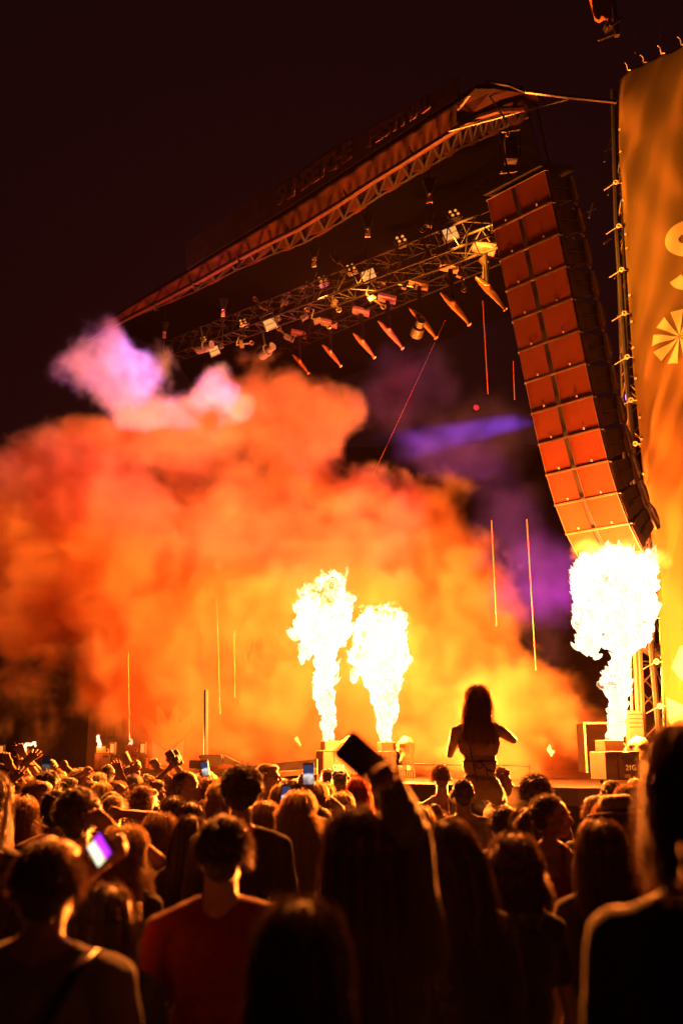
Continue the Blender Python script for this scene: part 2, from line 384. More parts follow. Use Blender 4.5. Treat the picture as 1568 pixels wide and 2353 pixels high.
HAIR = dict(black=hair_mat('black_hair', (.045, .026, .018)), brown=hair_mat('brown_hair', (.24, .13, .07)), fair=hair_mat('fair_hair', (.42, .27, .13)),
            blonde=hair_mat('blonde_hair', (.68, .50, .28)), red=hair_mat('red_hair', (.62, .09, .03)))
HCORE = dict(black=mat('black_hair_base', (.014, .009, .006), .55, var=.4, vscale=40, sheen=1), brown=mat('brown_hair_base', (.08, .04, .02), .55, var=.4, vscale=40, sheen=1), fair=mat('fair_hair_base', (.26, .16, .08), .55, var=.4, vscale=40, sheen=1),
             blonde=mat('blonde_hair_base', (.45, .32, .17), .55, var=.4, vscale=40, sheen=1), red=mat('red_hair_base', (.38, .05, .02), .55, var=.4, vscale=40, sheen=1))
SKIN = [mat('skin_light', (.56, .36, .26), .5, var=.12, vscale=12, bump=.15, bscale=180, sheen=.15), mat('skin_tan', (.42, .25, .17), .5, var=.12, vscale=12, bump=.15, bscale=180, sheen=.15), mat('skin_fair', (.64, .43, .33), .5, var=.1, vscale=12, bump=.15, bscale=180, sheen=.15)]
CLOTH = dict(black=mat('black_cloth', (.02, .02, .022), .85, sheen=.5, bump=.5, bscale=300, var=.3), white=mat('white_cloth', (.72, .70, .68), .85, sheen=.5, bump=.4, bscale=300, var=.06),
             grey=mat('grey_cloth', (.28, .28, .3), .85, sheen=.5, bump=.4, bscale=300, var=.15), red=mat('red_cloth', (.20, .014, .014), .85, sheen=.5, bump=.4, bscale=300, var=.15),
             navy=mat('navy_cloth', (.03, .04, .09), .85, sheen=.5, bump=.5, bscale=300, var=.2), tan=mat('tan_cloth', (.5, .38, .26), .85, sheen=.5, bump=.4, bscale=300, var=.12),
             denim=mat('denim', (.06, .09, .16), .85, sheen=.5, bump=.5, bscale=400, var=.25), plaid=mat('patterned_cloth', (.16, .11, .09), .85, sheen=.5, base2=(.03, .02, .02), vscale=26, bump=.4))
M_LENS = mat('dark_lens', (.01, .01, .01), .08, spec=.8)
M_BLACKPL = mat('black_plastic', (.02, .02, .02), .35, bump=.1)

def rotm(yaw=0, pitch=0, roll=0):
    """turn right by yaw, nod down by pitch, lean the head right by roll (degrees)"""
    return (Matrix.Rotation(-R(yaw), 3, 'Z') @ Matrix.Rotation(-R(pitch), 3, 'X') @ Matrix.Rotation(R(roll), 3, 'Y'))

def ik(Sh, T, a, b, pole):
    d = T - Sh; L = d.length; Lm = (a + b) * .985
    if L > Lm: T = Sh + d * (Lm / L); d = T - Sh; L = Lm
    x = (a * a - b * b + L * L) / (2 * L); h = math.sqrt(max(1e-6, a * a - x * x)); u = d / L
    p = Vector(pole); p = p - u * p.dot(u)
    if p.length < 1e-4: p = u.orthogonal()
    return Sh + u * x + p.normalized() * h, T

def hand(b, W, d, n, side, pose='open', s=1.0):
    """W wrist, d finger direction, n palm normal; five fingers with knuckles"""
    d = Vector(d).normalized(); n = Vector(n); n = (n - d * n.dot(d))
    n = n.normalized() if n.length > 1e-4 else d.orthogonal().normalized()
    x = d.cross(n).normalized() * side           # towards the thumb
    M = Matrix((x, d, n)).transposed()
    b.limb(W, W + d * .02 * s, .026 * s, .028 * s)
    b.ell(W + d * .055 * s, (.040 * s, .046 * s, .016 * s), M)
    b.ell(W + d * .075 * s, (.042 * s, .026 * s, .014 * s), M)
    curl = dict(open=(12, 14, 10), relax=(28, 35, 25), fist=(80, 95, 60), hold=(45, 55, 35), point=(80, 95, 60), v=(80, 95, 60))[pose]
    for i in range(4):
        ox = (.030 - .020 * i) * s; L = (.042, .046, .043, .034)[i] * s
        c = curl
        if (pose == 'point' and i == 0) or (pose == 'v' and i < 2): c = (4, 6, 4)
        spread = (7, 2, -3, -9)[i] * (1.3 if pose == 'open' else .4)
        if pose == 'v' and i < 2: spread = (14, -10)[i]
        p = W + d * (.092 - .004 * abs(i - 1)) * s + x * ox
        ang = 0; pts = [p]; f = (L, L * .68, L * .5)
        for k in range(3):
            ang += R(c[k] * (1 + .12 * (i - 1.5)))
            dr = d * math.cos(ang) + n * math.sin(ang); dr = (dr + x * math.tan(R(spread)) * math.cos(ang)).normalized()
            p = p + dr * f[k]; pts.append(p)
        b.chain(pts, [.0105 * s, .0096 * s, .0088 * s, .0078 * s])
    tb = W + d * .028 * s + x * .030 * s + n * .006 * s
    if pose in ('fist', 'point', 'v'): t1 = tb + (d * .7 + x * .45 + n * .5).normalized() * .036 * s; t2 = t1 + (d * .45 - x * .55 + n * .55).normalized() * .034 * s
    elif pose == 'hold': t1 = tb + (d * .75 + x * .6 + n * .35).normalized() * .038 * s; t2 = t1 + (d * .85 + x * .05 + n * .5).normalized() * .034 * s
    else: t1 = tb + (d * .65 + x * .75 + n * .15).normalized() * .040 * s; t2 = t1 + (d * .8 + x * .5 + n * .2).normalized() * .034 * s
    b.chain([tb - d * .012 * s, t1, t2], [.015 * s, .0125 * s, .0095 * s])

def head_blob(b, hc, HM, s=1., male=True, beard=False):
    def e(c, r, rot=None, hi=False):
        Rm = HM if rot is None else HM @ rot
        b.ell(hc + HM @ (Vector(c) * s), tuple(q * s for q in r), Rm, hi)
    e((0, -.012, .026), (.0745, .094, .086), hi=True)
    e((0, .028, -.005), (.064, .062, .075))
    e((0, .034, -.052), (.052, .052, .050)); e((0, .060, -.086), (.024, .022, .020))
    e((0, .012, -.060), (.056 if male else .051, .058, .042))
    for k in (-1, 1):
        e((k * .034, .062, -.018), (.027, .026, .026)); e((k * .030, .077, .026), (.024, .013, .010)); e((k * .031, .0765, .004), (.013, .010, .009))
        e((k * .0775, -.006, -.006), (.0075, .018, .031), Matrix.Rotation(R(k * 16), 3, 'Z') @ Matrix.Rotation(R(-8), 3, 'X'))
    b.limb(hc + HM @ Vector((0, .086, .014)) * s, hc + HM @ Vector((0, .108, -.020)) * s, .0085 * s, .012 * s)
    e((0, .100, -.026), (.0155, .012, .009))
    e((0, .088, -.047), (.022, .012, .006)); e((0, .087, -.057), (.020, .011, .007)); e((0, .078, -.072), (.02, .012, .01))
    if beard: e((0, .045, -.080), (.05, .045, .035)); e((0, .03, -.065), (.060, .05, .038))

def ribbons(paths, w0, rnd, w1=.3):
    """flat tapering strands; paths: list of arrays (k, 3)"""
    V = []; F = []; n = 0
    for p in paths:
        k = len(p); t = p[-1] - p[0]; t = t / (np.linalg.norm(t) + 1e-9)
        u = np.cross(t, np.array([rnd.uniform(-1, 1), rnd.uniform(-1, 1), rnd.uniform(-1, 1)])); u = u / (np.linalg.norm(u) + 1e-9)
        ww = (w0 * np.linspace(1, w1, k))[:, None] * u * .5
        V.append(p + ww); V.append(p - ww)
        F += [(n + i, n + i + 1, n + k + i + 1, n + k + i) for i in range(k - 1)]
        n += 2 * k
    return np.concatenate(V), F

def hair(style, hc, HM, s, n, seed, L=.35, wave=.0, w=.0022, vox=.009, tail_side=0, bulk=1.0):
    """a solid lock body plus loose strands on it, in the person's space"""
    rnd = random.Random(seed); rs = np.random.RandomState(seed); b = Blob(); H3 = np.array(HM)
    hcn = np.array(hc)
    def e(c, r, free=False):
        b.ell(hc + (HM @ (Vector(c) * s)), tuple(q * s for q in r), HM)
    C = np.array([0, -.026, .032]); RR = np.array([.0835, .100, .094])
    if style in ('curly', 'afro'): RR = np.array([.094, .110, .106]) * bulk
    if style == 'buzz': RR = np.array([.0775, .096, .0885]); C = np.array([0, -.022, .029])
    e(C, RR); 
    if style != 'afro': e((0, -.062, -.028), (.060, .050, .055))
    else: e((0, -.05, .0), (.095 * bulk, .085, .09 * bulk))
    front = {'short': .078, 'curly': .075, 'afro': .07}.get(style)
    if front: e((0, .030, .080), (.062, .055, .038)); 
    if style == 'short': e((.015, .052, .088), (.045, .030, .022))
    if style in ('curly', 'afro'):
        for _ in range(46 if style == 'curly' else 70):
            th, z = rnd.uniform(0, 6.283), rnd.uniform(-.25, 1); q = math.sqrt(max(0, 1 - z * z)); dv = np.array([math.cos(th) * q, math.sin(th) * q, z])
            if dv[1] > .35 and dv[2] < .45: continue
            r_ = rnd.uniform(.016, .028); e(C + dv * RR * rnd.uniform(.92, 1.04), (r_, r_, r_))
    drop = L
    if style in ('long', 'wavy', 'bob'):
        m = max(3, int(drop / .06))
        for i in range(m + 1):
            t = i / m; z = -.01 - t * drop; sp = 1 + .25 * t * (1 if style != 'bob' else .4)
            wv = wave * math.sin(t * 9 + seed)
            c0 = Vector((wv, -.062 - .035 * t, z)); r = (.074 * sp, .040 - .008 * t, .055)
            b.ell(hc + HM @ (Vector((0, -.06, -.01)) * s) + Vector((HM @ Vector((wv, -.085 * min(1, t * drop / .22), 0))) + Vector((0, 0, -t * drop))) * s, tuple(q * s for q in r), HM)
            for k in (-1, 1):
                if t < .85:
                    b.ell(hc + HM @ (Vector((k * .070, -.012, .0)) * s) + Vector((HM @ Vector((k * .02 * t * sp + wv, .0 - .03 * t, 0))) + Vector((0, 0, -t * drop))) * s, (.023 * s, .036 * s, .05 * s), HM)
    if style == 'pony':
        base = Vector((0, -.125, .035)); sway = tail_side
        pts = [hc + HM @ (base * s)]
        for t in (.12, .3, .55, .8, 1.0): pts.append(hc + HM @ (Vector((sway * .05 * t, -.125 - .075 * math.sin(min(1, t * 2.2) * 1.57) + .02 * t, .035)) * s) + Vector((0, 0, -L * t)) * s)
        b.chain(pts, [.020 * s, .030 * s, .036 * s, .034 * s, .027 * s, .012 * s])
    if style == 'bun':
        e((.0, -.04, .125), (.042, .042, .036)); e((.02, -.06, .135), (.025, .025, .025))
    core = b.skin(vox, 3)
    amp = {'curly': .012, 'afro': .014, 'wavy': .010, 'short': .006}.get(style, .004)
    displace(core, lambda co, no: co + no * ((fbm(co * np.array([55, 55, 18 if style in ('long', 'wavy', 'pony', 'bob') else 55]) + seed, 3) - .5) * 2 * amp)[:, None])
    paths = []
    def loc(p): return hcn + (H3 @ (np.asarray(p) * s).T).T if np.ndim(p) == 2 else hcn + H3 @ (np.asarray(p) * s)
    tries = 0
    while len(paths) < n and tries < n * 4:
        tries += 1
        th = rnd.uniform(0, 6.283); z = rnd.uniform(-.45, 1); q = math.sqrt(max(0, 1 - z * z)); dv = np.array([math.cos(th) * q, math.sin(th) * q, z])
        if dv[1] > .30 and dv[2] < .62: continue
        if style in ('short', 'buzz', 'curly', 'afro', 'bun', 'pony') or (z > .9 and rnd.random() < .5):
            p0 = C + dv * RR * .97
            ln = {'short': .030, 'buzz': .006, 'curly': .040, 'afro': .045}.get(style, .022) * rnd.uniform(.5, 1.4)
            swirl = np.array([-dv[1], dv[0], 0]) * (.5 if seed % 2 else -.5)
            dr = dv * (.5 if style != 'short' else .22) + swirl + np.array([0, -.35, -.25 if style == 'short' else 0]) + rs.normal(0, .35 if style in ('curly', 'afro') else .13, 3)
            if style in ('curly', 'afro'):
                a = rnd.uniform(0, 6.28); k = 6; tt = np.linspace(0, 1, k)[:, None]
                sp = np.stack([np.cos(a + tt[:, 0] * 7), np.sin(a + tt[:, 0] * 7), np.sin(a * 2 + tt[:, 0] * 6)], 1) * .007
                pp = p0 + dv * tt * ln * .55 + dr * tt * ln * .3 + sp * np.minimum(1, tt * 3)
            else:
                dr = dr / np.linalg.norm(dr); tt = np.linspace(0, 1, 4)[:, None]; pp = p0 + dr * tt * ln + np.array([0, 0, -1]) * (tt ** 2) * ln * .35
            paths.append(loc(pp))
        else:
            # falls over the skull and hangs
            az = math.atan2(dv[1], dv[0]); k = 9; tt = np.linspace(0, 1, k)
            z0 = max(z, 0.0) * RR[2]; tot = L * rnd.uniform(.75, 1.08) if rnd.random() < .8 else L * rnd.uniform(.2, .7)
            pl = []; ph = rnd.uniform(0, 6.28); off = 1 + (rnd.uniform(0, .10) if rnd.random() < .85 else rnd.uniform(.1, .3)) + (.06 if style == 'wavy' else 0)
            el0 = math.asin(min(1, max(0, z)))
            for t in tt:
                if t < .33:
                    el = el0 * (1 - t / .33); pl.append(C + np.array([math.cos(az) * math.cos(el), math.sin(az) * math.cos(el), math.sin(el)]) * RR * off)
                else:
                    f = (t - .33) / .67; sp = 1 + .28 * f
                    x = math.cos(az) * RR[0] * off * sp; y = math.sin(az) * RR[1] * off * (1 - .25 * f) 
                    if y > .02: y = .02 + (y - .02) * .4
                    wv_ = (wave * 1.2 + .004) * math.sin(ph + f * (10 if style == 'wavy' else 4)) * f ** .4
                    pl.append(np.array([x + wv_ + wave * math.sin(f * 9 + seed), y + C[1] * .5 - (.085 if y < .01 else .01) * min(1, f * tot / .22) + wv_ * .6, C[2] - f * (tot + .03)]))
            paths.append(loc(np.array(pl)))
    if style == 'pony':
        for _ in range(n // 2):
            o_ = rs.normal(0, .014, 3); pl = []
            for t in np.linspace(0, 1, 8):
                pl.append(np.array([tail_side * .05 * t, -.125 - .075 * math.sin(min(1, t * 2.2) * 1.57) + .02 * t, .035 - L * t * 1.05]) + o_ * (.4 + 1.6 * math.sin(min(1, t) * 2.6)))
            paths.append(loc(np.array(pl)))
    V, F = ribbons(paths, w * s, rnd)
    bm = bmesh.new(); bm.from_mesh(core)
    for fc in bm.faces: fc.material_index = 0; fc.smooth = True
    vs = [bm.verts.new(x) for x in V]
    for f_ in F:
        g = bm.faces.new([vs[i] for i in f_]); g.material_index = 1
    bm.to_mesh(core); bm.free(); return core

PEOPLE = []
def person(px, top, Y, label, yaw=0, hy=0, pitch=0, roll=0, male=True, style='short', hcol='brown', L=.35, wave=0, skin=0, shirt='black', sleeve=.45,
           trousers='denim', la=None, ra=None, detail=1, seed=None, glasses=False, hat=None, beard=False, beanie=False, H=None, sit=False, hs=1.0, w=None, bulk=1.0, tail=0, n=None, cat='person', neckline=None, lift=0, build=1.0, armk=1.0, strap=False):
    """px, top: where the photo shows the crown of the head; Y: metres from the camera.
    la / ra: raised arms as (hand px, hand py, depth, pose, pole)"""
    seed = len(PEOPLE) * 7 + 3 if seed is None else seed; rnd = random.Random(seed)
    tp = P(px, top, Y); up = {'curly': .03, 'afro': .035, 'bun': .05, 'buzz': .005}.get(style, .018) * bulk
    H = (tp.z - up - lift) if H is None else H
    base = Vector((tp.x, tp.y, lift)); Hh = max(1.45, min(1.95, H)); sc = Hh / 1.75
    if not sit: Hh = H
    bd = Matrix.Rotation(-R(yaw), 3, 'Z')
    inv = Matrix.Rotation(R(yaw), 3, 'Z')
    HM = rotm(hy, pitch, roll)
    hs = hs * (1.0 if male else .96)
    headz = Hh - .118 * hs
    sw = (.190 if male else .160) * sc * build; shz = .822 * Hh
    nk = Vector((0, -.012, shz + .02)); hc = Vector((0, .012, headz)) + Vector((.0, 0, 0))
    piv = Vector((0, -.01, headz - .07)); hc = piv + HM @ (hc - piv)
    b = Blob(); cl = Blob(); tr = Blob()
    head_blob(b, hc, HM, hs, male, beard)
    b.limb(nk - Vector((0, 0, .03)), hc + HM @ Vector((0, -.02, -.06)), .058 if male else .047, .054 if male else .044)
    t_ = .022
    for k in (-1, 1):
        b.limb(nk + Vector((k * .03, -.01, .012)), (k * sw * .8, -.01, shz - .040), .040, .046 * build)
        cl.limb(nk + Vector((k * .052, -.008, -.002)), (k * sw * .84, -.01, shz - .040), .040, .048 * build + t_)
    g = build * sc
    tors = [((0, .0, .735 * Hh), (.160 * g, .105 * g, .150 * sc)), ((0, -.01, .765 * Hh), (.150 * g, .095 * g, .10 * sc)), ((0, .0, .64 * Hh), (.130 * g, .095 * g, .14 * sc)), ((0, 0, .545 * Hh), (.150 * g, .108 * g, .11 * sc))]
    if not male:
        for k in (-1, 1): tors.append(((k * .065 * g, .075 * g, .715 * Hh), (.058, .05, .055)))
    for c, r in tors:
        b.ell(c, r); cl.ell(c, tuple(q + t_ for q in r))
    # arms
    ua, fa = .172 * Hh, .148 * Hh; arms = {}
    for k, spec in ((-1, la), (1, ra)):
        Sh = Vector((k * sw, -.005, shz - .05))
        if spec is None:
            El = Sh + Vector((k * .045, -.02, -ua * .97)); Wr = El + Vector((k * -.01, .07, -fa * .9)); pose = 'relax'; n_ = Vector((-k, 0, 0)); pole = None
        elif spec == 'fold':
            El = Sh + Vector((k * .05, .05, -ua * .95)); Wr = El + Vector((-k * .16, .13, fa * .35)); pose = 'relax'; n_ = Vector((-k, 0, 0))
        else:
            hx, hy_, hY, pose, pole = spec
            T = inv @ (P(hx, hy_, hY) - base); 
            El, Wr = ik(Sh, T, ua, fa, pole); n_ = inv @ Vector((0, 1, 0)) if pose != 'hold' else inv @ Vector((0, -1, 0))
        arms[k] = (Sh, El, Wr)
        ra0, ra1, ra2 = (.050, .040, .027) if male else (.041, .033, .023)
        ra0 *= sc * build; ra1 *= sc
        if spec is not None: ra0 *= armk; ra1 *= armk; ra2 *= armk
        mid = Sh.lerp(El, .5); fm = El.lerp(Wr, .3)
        b.chain([Sh, mid, El, fm, Wr], [ra0, ra0 * .92, ra1 * .92, ra1, ra2])
        hand(b, Wr, (Wr - El) if spec is not None or 1 else 0, n_, k * (1 if spec is None or pose != 'hold' else 1), pose, .95 if male else .86)
        if sleeve > 0:
            e1 = Sh.lerp(El, min(1, sleeve * 1.6)) if sleeve < .62 else El
            cl.chain([Sh, e1], [ra0 + .014, ra0 + .012 if sleeve < .62 else ra1 + .012])
            if sleeve > .62: cl.chain([El, El.lerp(Wr, min(.95, (sleeve - .62) / .38))], [ra1 + .012, ra2 + .014])
    # legs
    if sit:
        for k in (-1, 1):
            hip = Vector((k * .085, 0, .52 * Hh)); kn = hip + Vector((k * .09, .36, -.06)); an = kn + Vector((-k * .02, .03, -.40))
            b.chain([hip, kn, an], [.085, .058, .042]); b.limb(an + Vector((0, -.02, -.04)), an + Vector((0, .15, -.05)), .036, .03)
            tr.chain([hip, hip.lerp(kn, .96)], [.098, .068]); tr.chain([kn, an], [.066, .05])
    else:
        for k in (-1, 1):
            st = rnd.uniform(-.06, .06)
            hip, kn, an = Vector((k * .085, 0, .50 * Hh)), Vector((k * .10, .02 + st, .275 * Hh)), Vector((k * .11, st, .055 * Hh))
            b.chain([hip, kn, an], [.082 * sc, .054 * sc, .038 * sc]); b.limb(Vector((an.x, an.y - .02, .035)), Vector((an.x + k * .02, an.y + .15, .03)), .036, .030)
            tr.chain([hip, kn, an], [.096 * sc, .070 * sc, .055 * sc])
    tr.ell((0, 0, .535 * Hh), (.158 * g, .118 * g, .10 * sc))
    vx = {0: .016, 1: .011, 2: .0068}[detail]
    me = b.skin(vx, {0: 2, 1: 3, 2: 2}[detail])
    # eyes: whites and pupils are painted parts of the same skin would be lost at this size; sockets are modelled
    body = link('person', me, SKIN[skin], None, True)
    body.location = base; body.rotation_euler = (0, 0, -R(yaw))
    tag(body, label, cat, 'people standing in the crowd')
    hn = n if n is not None else {0: 260, 1: 800, 2: 1700}[detail]
    if style != 'none':
        hm = hair(style, hc, HM, hs, hn, seed, L, wave, w or (.0045 if Y > 7 else .003), .011 if detail < 2 else .008, tail, bulk)
        link('hair', hm, [HCORE[hcol], HAIR[hcol]], body)
    if shirt:
        if neckline:                       # straps: the top ends under the shoulders
            pass
        cm = cl.skin(.013 if detail else .018, 3)
        def wr(co, no):
            q = co * np.array([9, 9, 5]) + seed
            return co + no * ((fbm(q, 3) - .5) * .030 + (1 - np.abs(2 * fbm(q * 1.7 + 3, 2) - 1)) * .006)[:, None]
        displace(cm, wr)
        if neckline or True:
            bm = bmesh.new(); bm.from_mesh(cm)
            zc = .475 * Hh
            kill = [v for v in bm.verts if v.co.z < zc or (neckline and v.co.z > neckline * Hh and abs(abs(v.co.x) - .085) > .018)
                    or (v.co.z > shz - .02 and abs(v.co.x) < .062 and (v.co.y > .0 or not male))]
            bmesh.ops.delete(bm, geom=kill, context='VERTS'); bm.to_mesh(cm); bm.free()
        link('shirt' if sleeve else 'top', cm, CLOTH[shirt], body, True)
    tm = tr.skin(.018, 3); displace(tm, lambda co, no: co + no * ((fbm(co * 8 + seed, 3) - .5) * .03)[:, None])
    link('trousers', tm, CLOTH[trousers], body, True)
    if glasses:
        g_ = MB(); Mx = Matrix.Translation(hc) @ HM.to_4x4()
        for k in (-1, 1):
            g_.prism([(k * .034 + .024 * math.cos(a), .006 + .018 * math.sin(a)) for a in [i * math.pi / 5 for i in range(10)]], .098, .102, M=Mx)
            g_.tube(Mx @ Vector((k * .058, .098, .012)), Mx @ Vector((k * .080, -.005, .012)), .003, n=6)
        g_.tube(Mx @ Vector((-.01, .1, .01)), Mx @ Vector((.01, .1, .01)), .0025, n=6)
        g_.build('glasses', M_LENS, body)
    if hat or beanie:
        g_ = MB(); Mx = Matrix.Translation(hc) @ HM.to_4x4()
        if hat:
            Tm = Mx @ Matrix.Translation((0, -.012, .055)) @ Matrix.Rotation(R(hat), 4, 'X')
            prof = [(.158, -.002), (.150, .004), (.098, .006), (.095, .03), (.088, .075), (.070, .098), (.035, .094), (.0, .086)]
            rows = []
            for r_, z_ in prof: rows.append([Tm @ Vector((r_ * .86 * math.cos(a), r_ * math.sin(a), z_ + (.016 * abs(math.cos(a)) if r_ > .14 else 0))) for a in [i * 2 * math.pi / 28 for i in range(29)]])
            g_.sheet(rows)
            ho = g_.build('hat', CLOTH['tan'], body, True); so = ho.modifiers.new('s', 'SOLIDIFY'); so.thickness = .004
            bnd = MB(); bnd.sheet([[Tm @ Vector((r_ * .88 * math.cos(a), r_ * 1.02 * math.sin(a), z_)) for a in [i * 2 * math.pi / 28 for i in range(29)]] for r_, z_ in ((.0985, .008), (.096, .032))])
            bnd.build('hat_band', CLOTH['black'], ho, True)
        else:
            bb = Blob(); bb.ell(hc + HM @ Vector((0, -.022, .036)), (.092, .108, .095), HM, True); bm_ = bb.skin(.01, 2)
            link('cap', bm_, CLOTH['grey'], body, True)
    bpy.context.view_layer.update() if 0 else None
    if strap:
        g_ = MB(); rows = []
        for i in range(15):
            t = i / 14; x = -.15 + .30 * (1 - t) + .0; z = shz + .03 - t * .62; yb = -.128 * math.sqrt(max(.05, 1 - (x / .21) ** 2)) - .012 + (.05 if t < .07 else 0)
            rows.append([Vector((x - .02, yb, z)), Vector((x + .02, yb - .004, z + .01))])
        g_.sheet(rows); o_ = g_.build('strap', M_BLACKPL, body, True); o_.modifiers.new('s', 'SOLIDIFY').thickness = .004
    PEOPLE.append(body); body['_d'] = Y; del body['_d']
    return body, arms, base, bd

# ---------------------------------------------------------------- setting: ground, stage, roof
M_GROUND = mat('trodden_grass', (.014, .012, .009), .95, var=.5, vscale=2, bump=.6, bscale=12)
M_STEEL = mat('dark_steel', (.035, .035, .035), .42, metal=.8, var=.4, vscale=14, bump=.1)
M_ALU = mat('aluminium_tube', (.16, .14, .12), .35, metal=.9, var=.25, vscale=20, bump=.08)
M_BLACK = mat('matt_black_panel', (.022, .020, .020), .6, var=.4, vscale=5, bump=.2)
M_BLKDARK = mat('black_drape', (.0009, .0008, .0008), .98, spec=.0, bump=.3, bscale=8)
M_DECK = mat('stage_boards', (.03, .02, .015), .5, var=.4, vscale=3, bump=.2)
M_CANVAS = mat('roof_canvas', (.020, .0055, .004), .75, spec=.05, base2=(.005, .0018, .0014), vscale=1.6, bump=.5, bscale=3.5, stretch=(1, 1, .4))
M_EDGE = mat('pale_edge_strip', (.55, .50, .42), .45, var=.3, vscale=6, bump=.1)
M_FACE = mat('steel_fascia', (.24, .20, .17), .5, metal=.3, var=.45, vscale=5, bump=.25, bscale=20)

g = MB(); g.sheet([[(x, y, 0) for x in (-250, -40, -12, 0, 12, 40, 250)] for y in (-60, -5, 0, 8, 16, 30, 80, 300)]); tag(g.build('ground', M_GROUND), kind='structure')

stage = empty('stage', (0, 22, 0), 0, 'wide black concert stage with a pale lit front lip behind the crowd', 'stage')
def sp(v): return Vector(v) - Vector((0, 22, 0))
DZ = 1.42
front = [(14, 9.5), (4.9, 14.2), (3.4, 14.9), (-.6, 19.3), (-7, 26.6), (-12, 30)]
back = [(-12, 38), (14, 38)]
poly = front + back
m = MB(); n_ = len(poly)
m.add([sp((x, y, DZ)) for x, y in poly] + [sp((x, y, DZ - .25)) for x, y in poly], [tuple(range(n_)), tuple(range(2 * n_ - 1, n_ - 1, -1))] + [(k, n_ + k, n_ + (k + 1) % n_, (k + 1) % n_) for k in range(n_)])
m.build('deck', M_DECK, stage)
m = MB()
for (x0, y0), (x1, y1) in zip(front, front[1:]):
    m.add([sp((x0, y0 + .06, 0)), sp((x1, y1 + .06, 0)), sp((x1, y1 + .06, DZ - .25)), sp((x0, y0 + .06, DZ - .25))], [(0, 1, 2, 3)])
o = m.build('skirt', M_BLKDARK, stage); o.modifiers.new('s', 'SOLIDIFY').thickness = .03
def Pl(px, py, Y, o=(0, 22, 0)): return P(px, py, Y) - Vector(o)
# sloping lip left of the middle machine: upper board, pale lower strip
def bar(mb, a, b, c, d, th, mi=0):
    """slab through four points a b c d, th thick along +y"""
    t = Vector((0, th, 0)); mb.add([a, b, c, d, a + t, b + t, c + t, d + t], [(0, 1, 2, 3), (7, 6, 5, 4), (0, 4, 5, 1), (1, 5, 6, 2), (2, 6, 7, 3), (3, 7, 4, 0)], mi)
lip = empty('stage_ramp', P(580, 1775, 20), 0, 'long sloping runway edge with a bright lower strip left of the middle flame machine', 'ramp')
lo_ = tuple(lip.location)
m = MB(); bar(m, Pl(728, 1743, 19.2, lo_), Pl(330, 1786, 20.6, lo_), Pl(330, 1800, 20.6, lo_), Pl(728, 1764, 19.2, lo_), .5); m.build('upper_board', M_FACE, lip)
m = MB(); bar(m, Pl(728, 1765, 19.0, lo_), Pl(330, 1800.5, 20.4, lo_), Pl(330, 1806, 20.4, lo_), Pl(728, 1778, 19.0, lo_), .3); m.build('edge_strip', M_EDGE, lip)
m = MB(); bar(m, Pl(728, 1779, 19.2, lo_), Pl(330, 1807, 20.6, lo_), Pl(330, 1900, 20.6, lo_), Pl(728, 1900, 19.2, lo_), .4); m.build('under_board', M_BLACK, lip)

# dark backdrop wall at the rear of the stage
bw = MB(); bw.sheet([[(-13 + 2.2 * i, 35 - .3 * math.sin(i * 1.7), z) for i in range(13)] for z in (1.4, 5, 9, 13)])
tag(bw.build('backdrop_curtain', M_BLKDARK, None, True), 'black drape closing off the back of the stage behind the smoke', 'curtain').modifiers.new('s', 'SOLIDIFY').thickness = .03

# roof canopy: canvas soffit strip (outer and inner edge read from the photograph), tube truss under it, black top sheet
def dY(px, x0=1172, y0=13.2, x1=240, y1=25.): 
    t = (px - x0) / (x1 - x0); return 1 / ((1 - t) / y0 + t / y1)
outer = [(200, 765), (240, 742), (335, 683), (433, 623), (520, 570), (613, 514), (677, 475), (760, 421), (844, 366), (909, 324), (980, 277), (1050, 231), (1092, 203), (1135, 196), (1200, 205)]
inner = [(200, 768), (242, 748), (350, 706), (450, 664), (540, 617), (630, 577), (700, 552), (790, 500), (870, 446), (940, 405), (1010, 362), (1060, 332), (1110, 312), (1160, 285), (1215, 262)]
roof = empty('stage_roof', P(700, 460, 17), 0, 'long arched canvas roof edge lit dull red above the stage rigging', 'roof')
ro = tuple(roof.location)
rows = []
NJ = 8
for (ox, oy), (ix, iy) in zip(outer, inner):
    a = Pl(ox, oy, dY(ox), ro); b = Pl(ix, iy, dY(ix) + .9, ro); r = []
    for j in range(NJ + 1):
        t = j / NJ; r.append(a.lerp(b, t) + Vector((0, 0, .10 * math.sin(t * 3.14) - .05 * (1 - abs(2 * t - 1)))))
    rows.append(r)
rows2 = []
for i in range(len(rows) - 1):
    for k in range(5):
        t = k / 5; sag = -.10 * math.sin(t * math.pi)
        rows2.append([p.lerp(q, t) + Vector((0, 0, sag * (j / NJ))) for j, (p, q) in enumerate(zip(rows[i], rows[i + 1]))])
rows2.append(rows[-1])
m = MB(); m.sheet(rows2); o = m.build('canvas_soffit', M_CANVAS, roof, True); o.modifiers.new('s', 'SOLIDIFY').thickness = .02
# top sheet, reaching back over the stage
m = MB(); m.sheet([[r[0] + Vector((0, 0, .06)), r[0] + Vector((.4, 1.6, .9)), r[0] + Vector((1.4, 5, 1.6)), r[0] + Vector((2.6, 9, .6))] for r in rows]); o = m.build('roof_sheet', M_BLKDARK, roof, True); o.modifiers.new('s', 'SOLIDIFY').thickness = .03
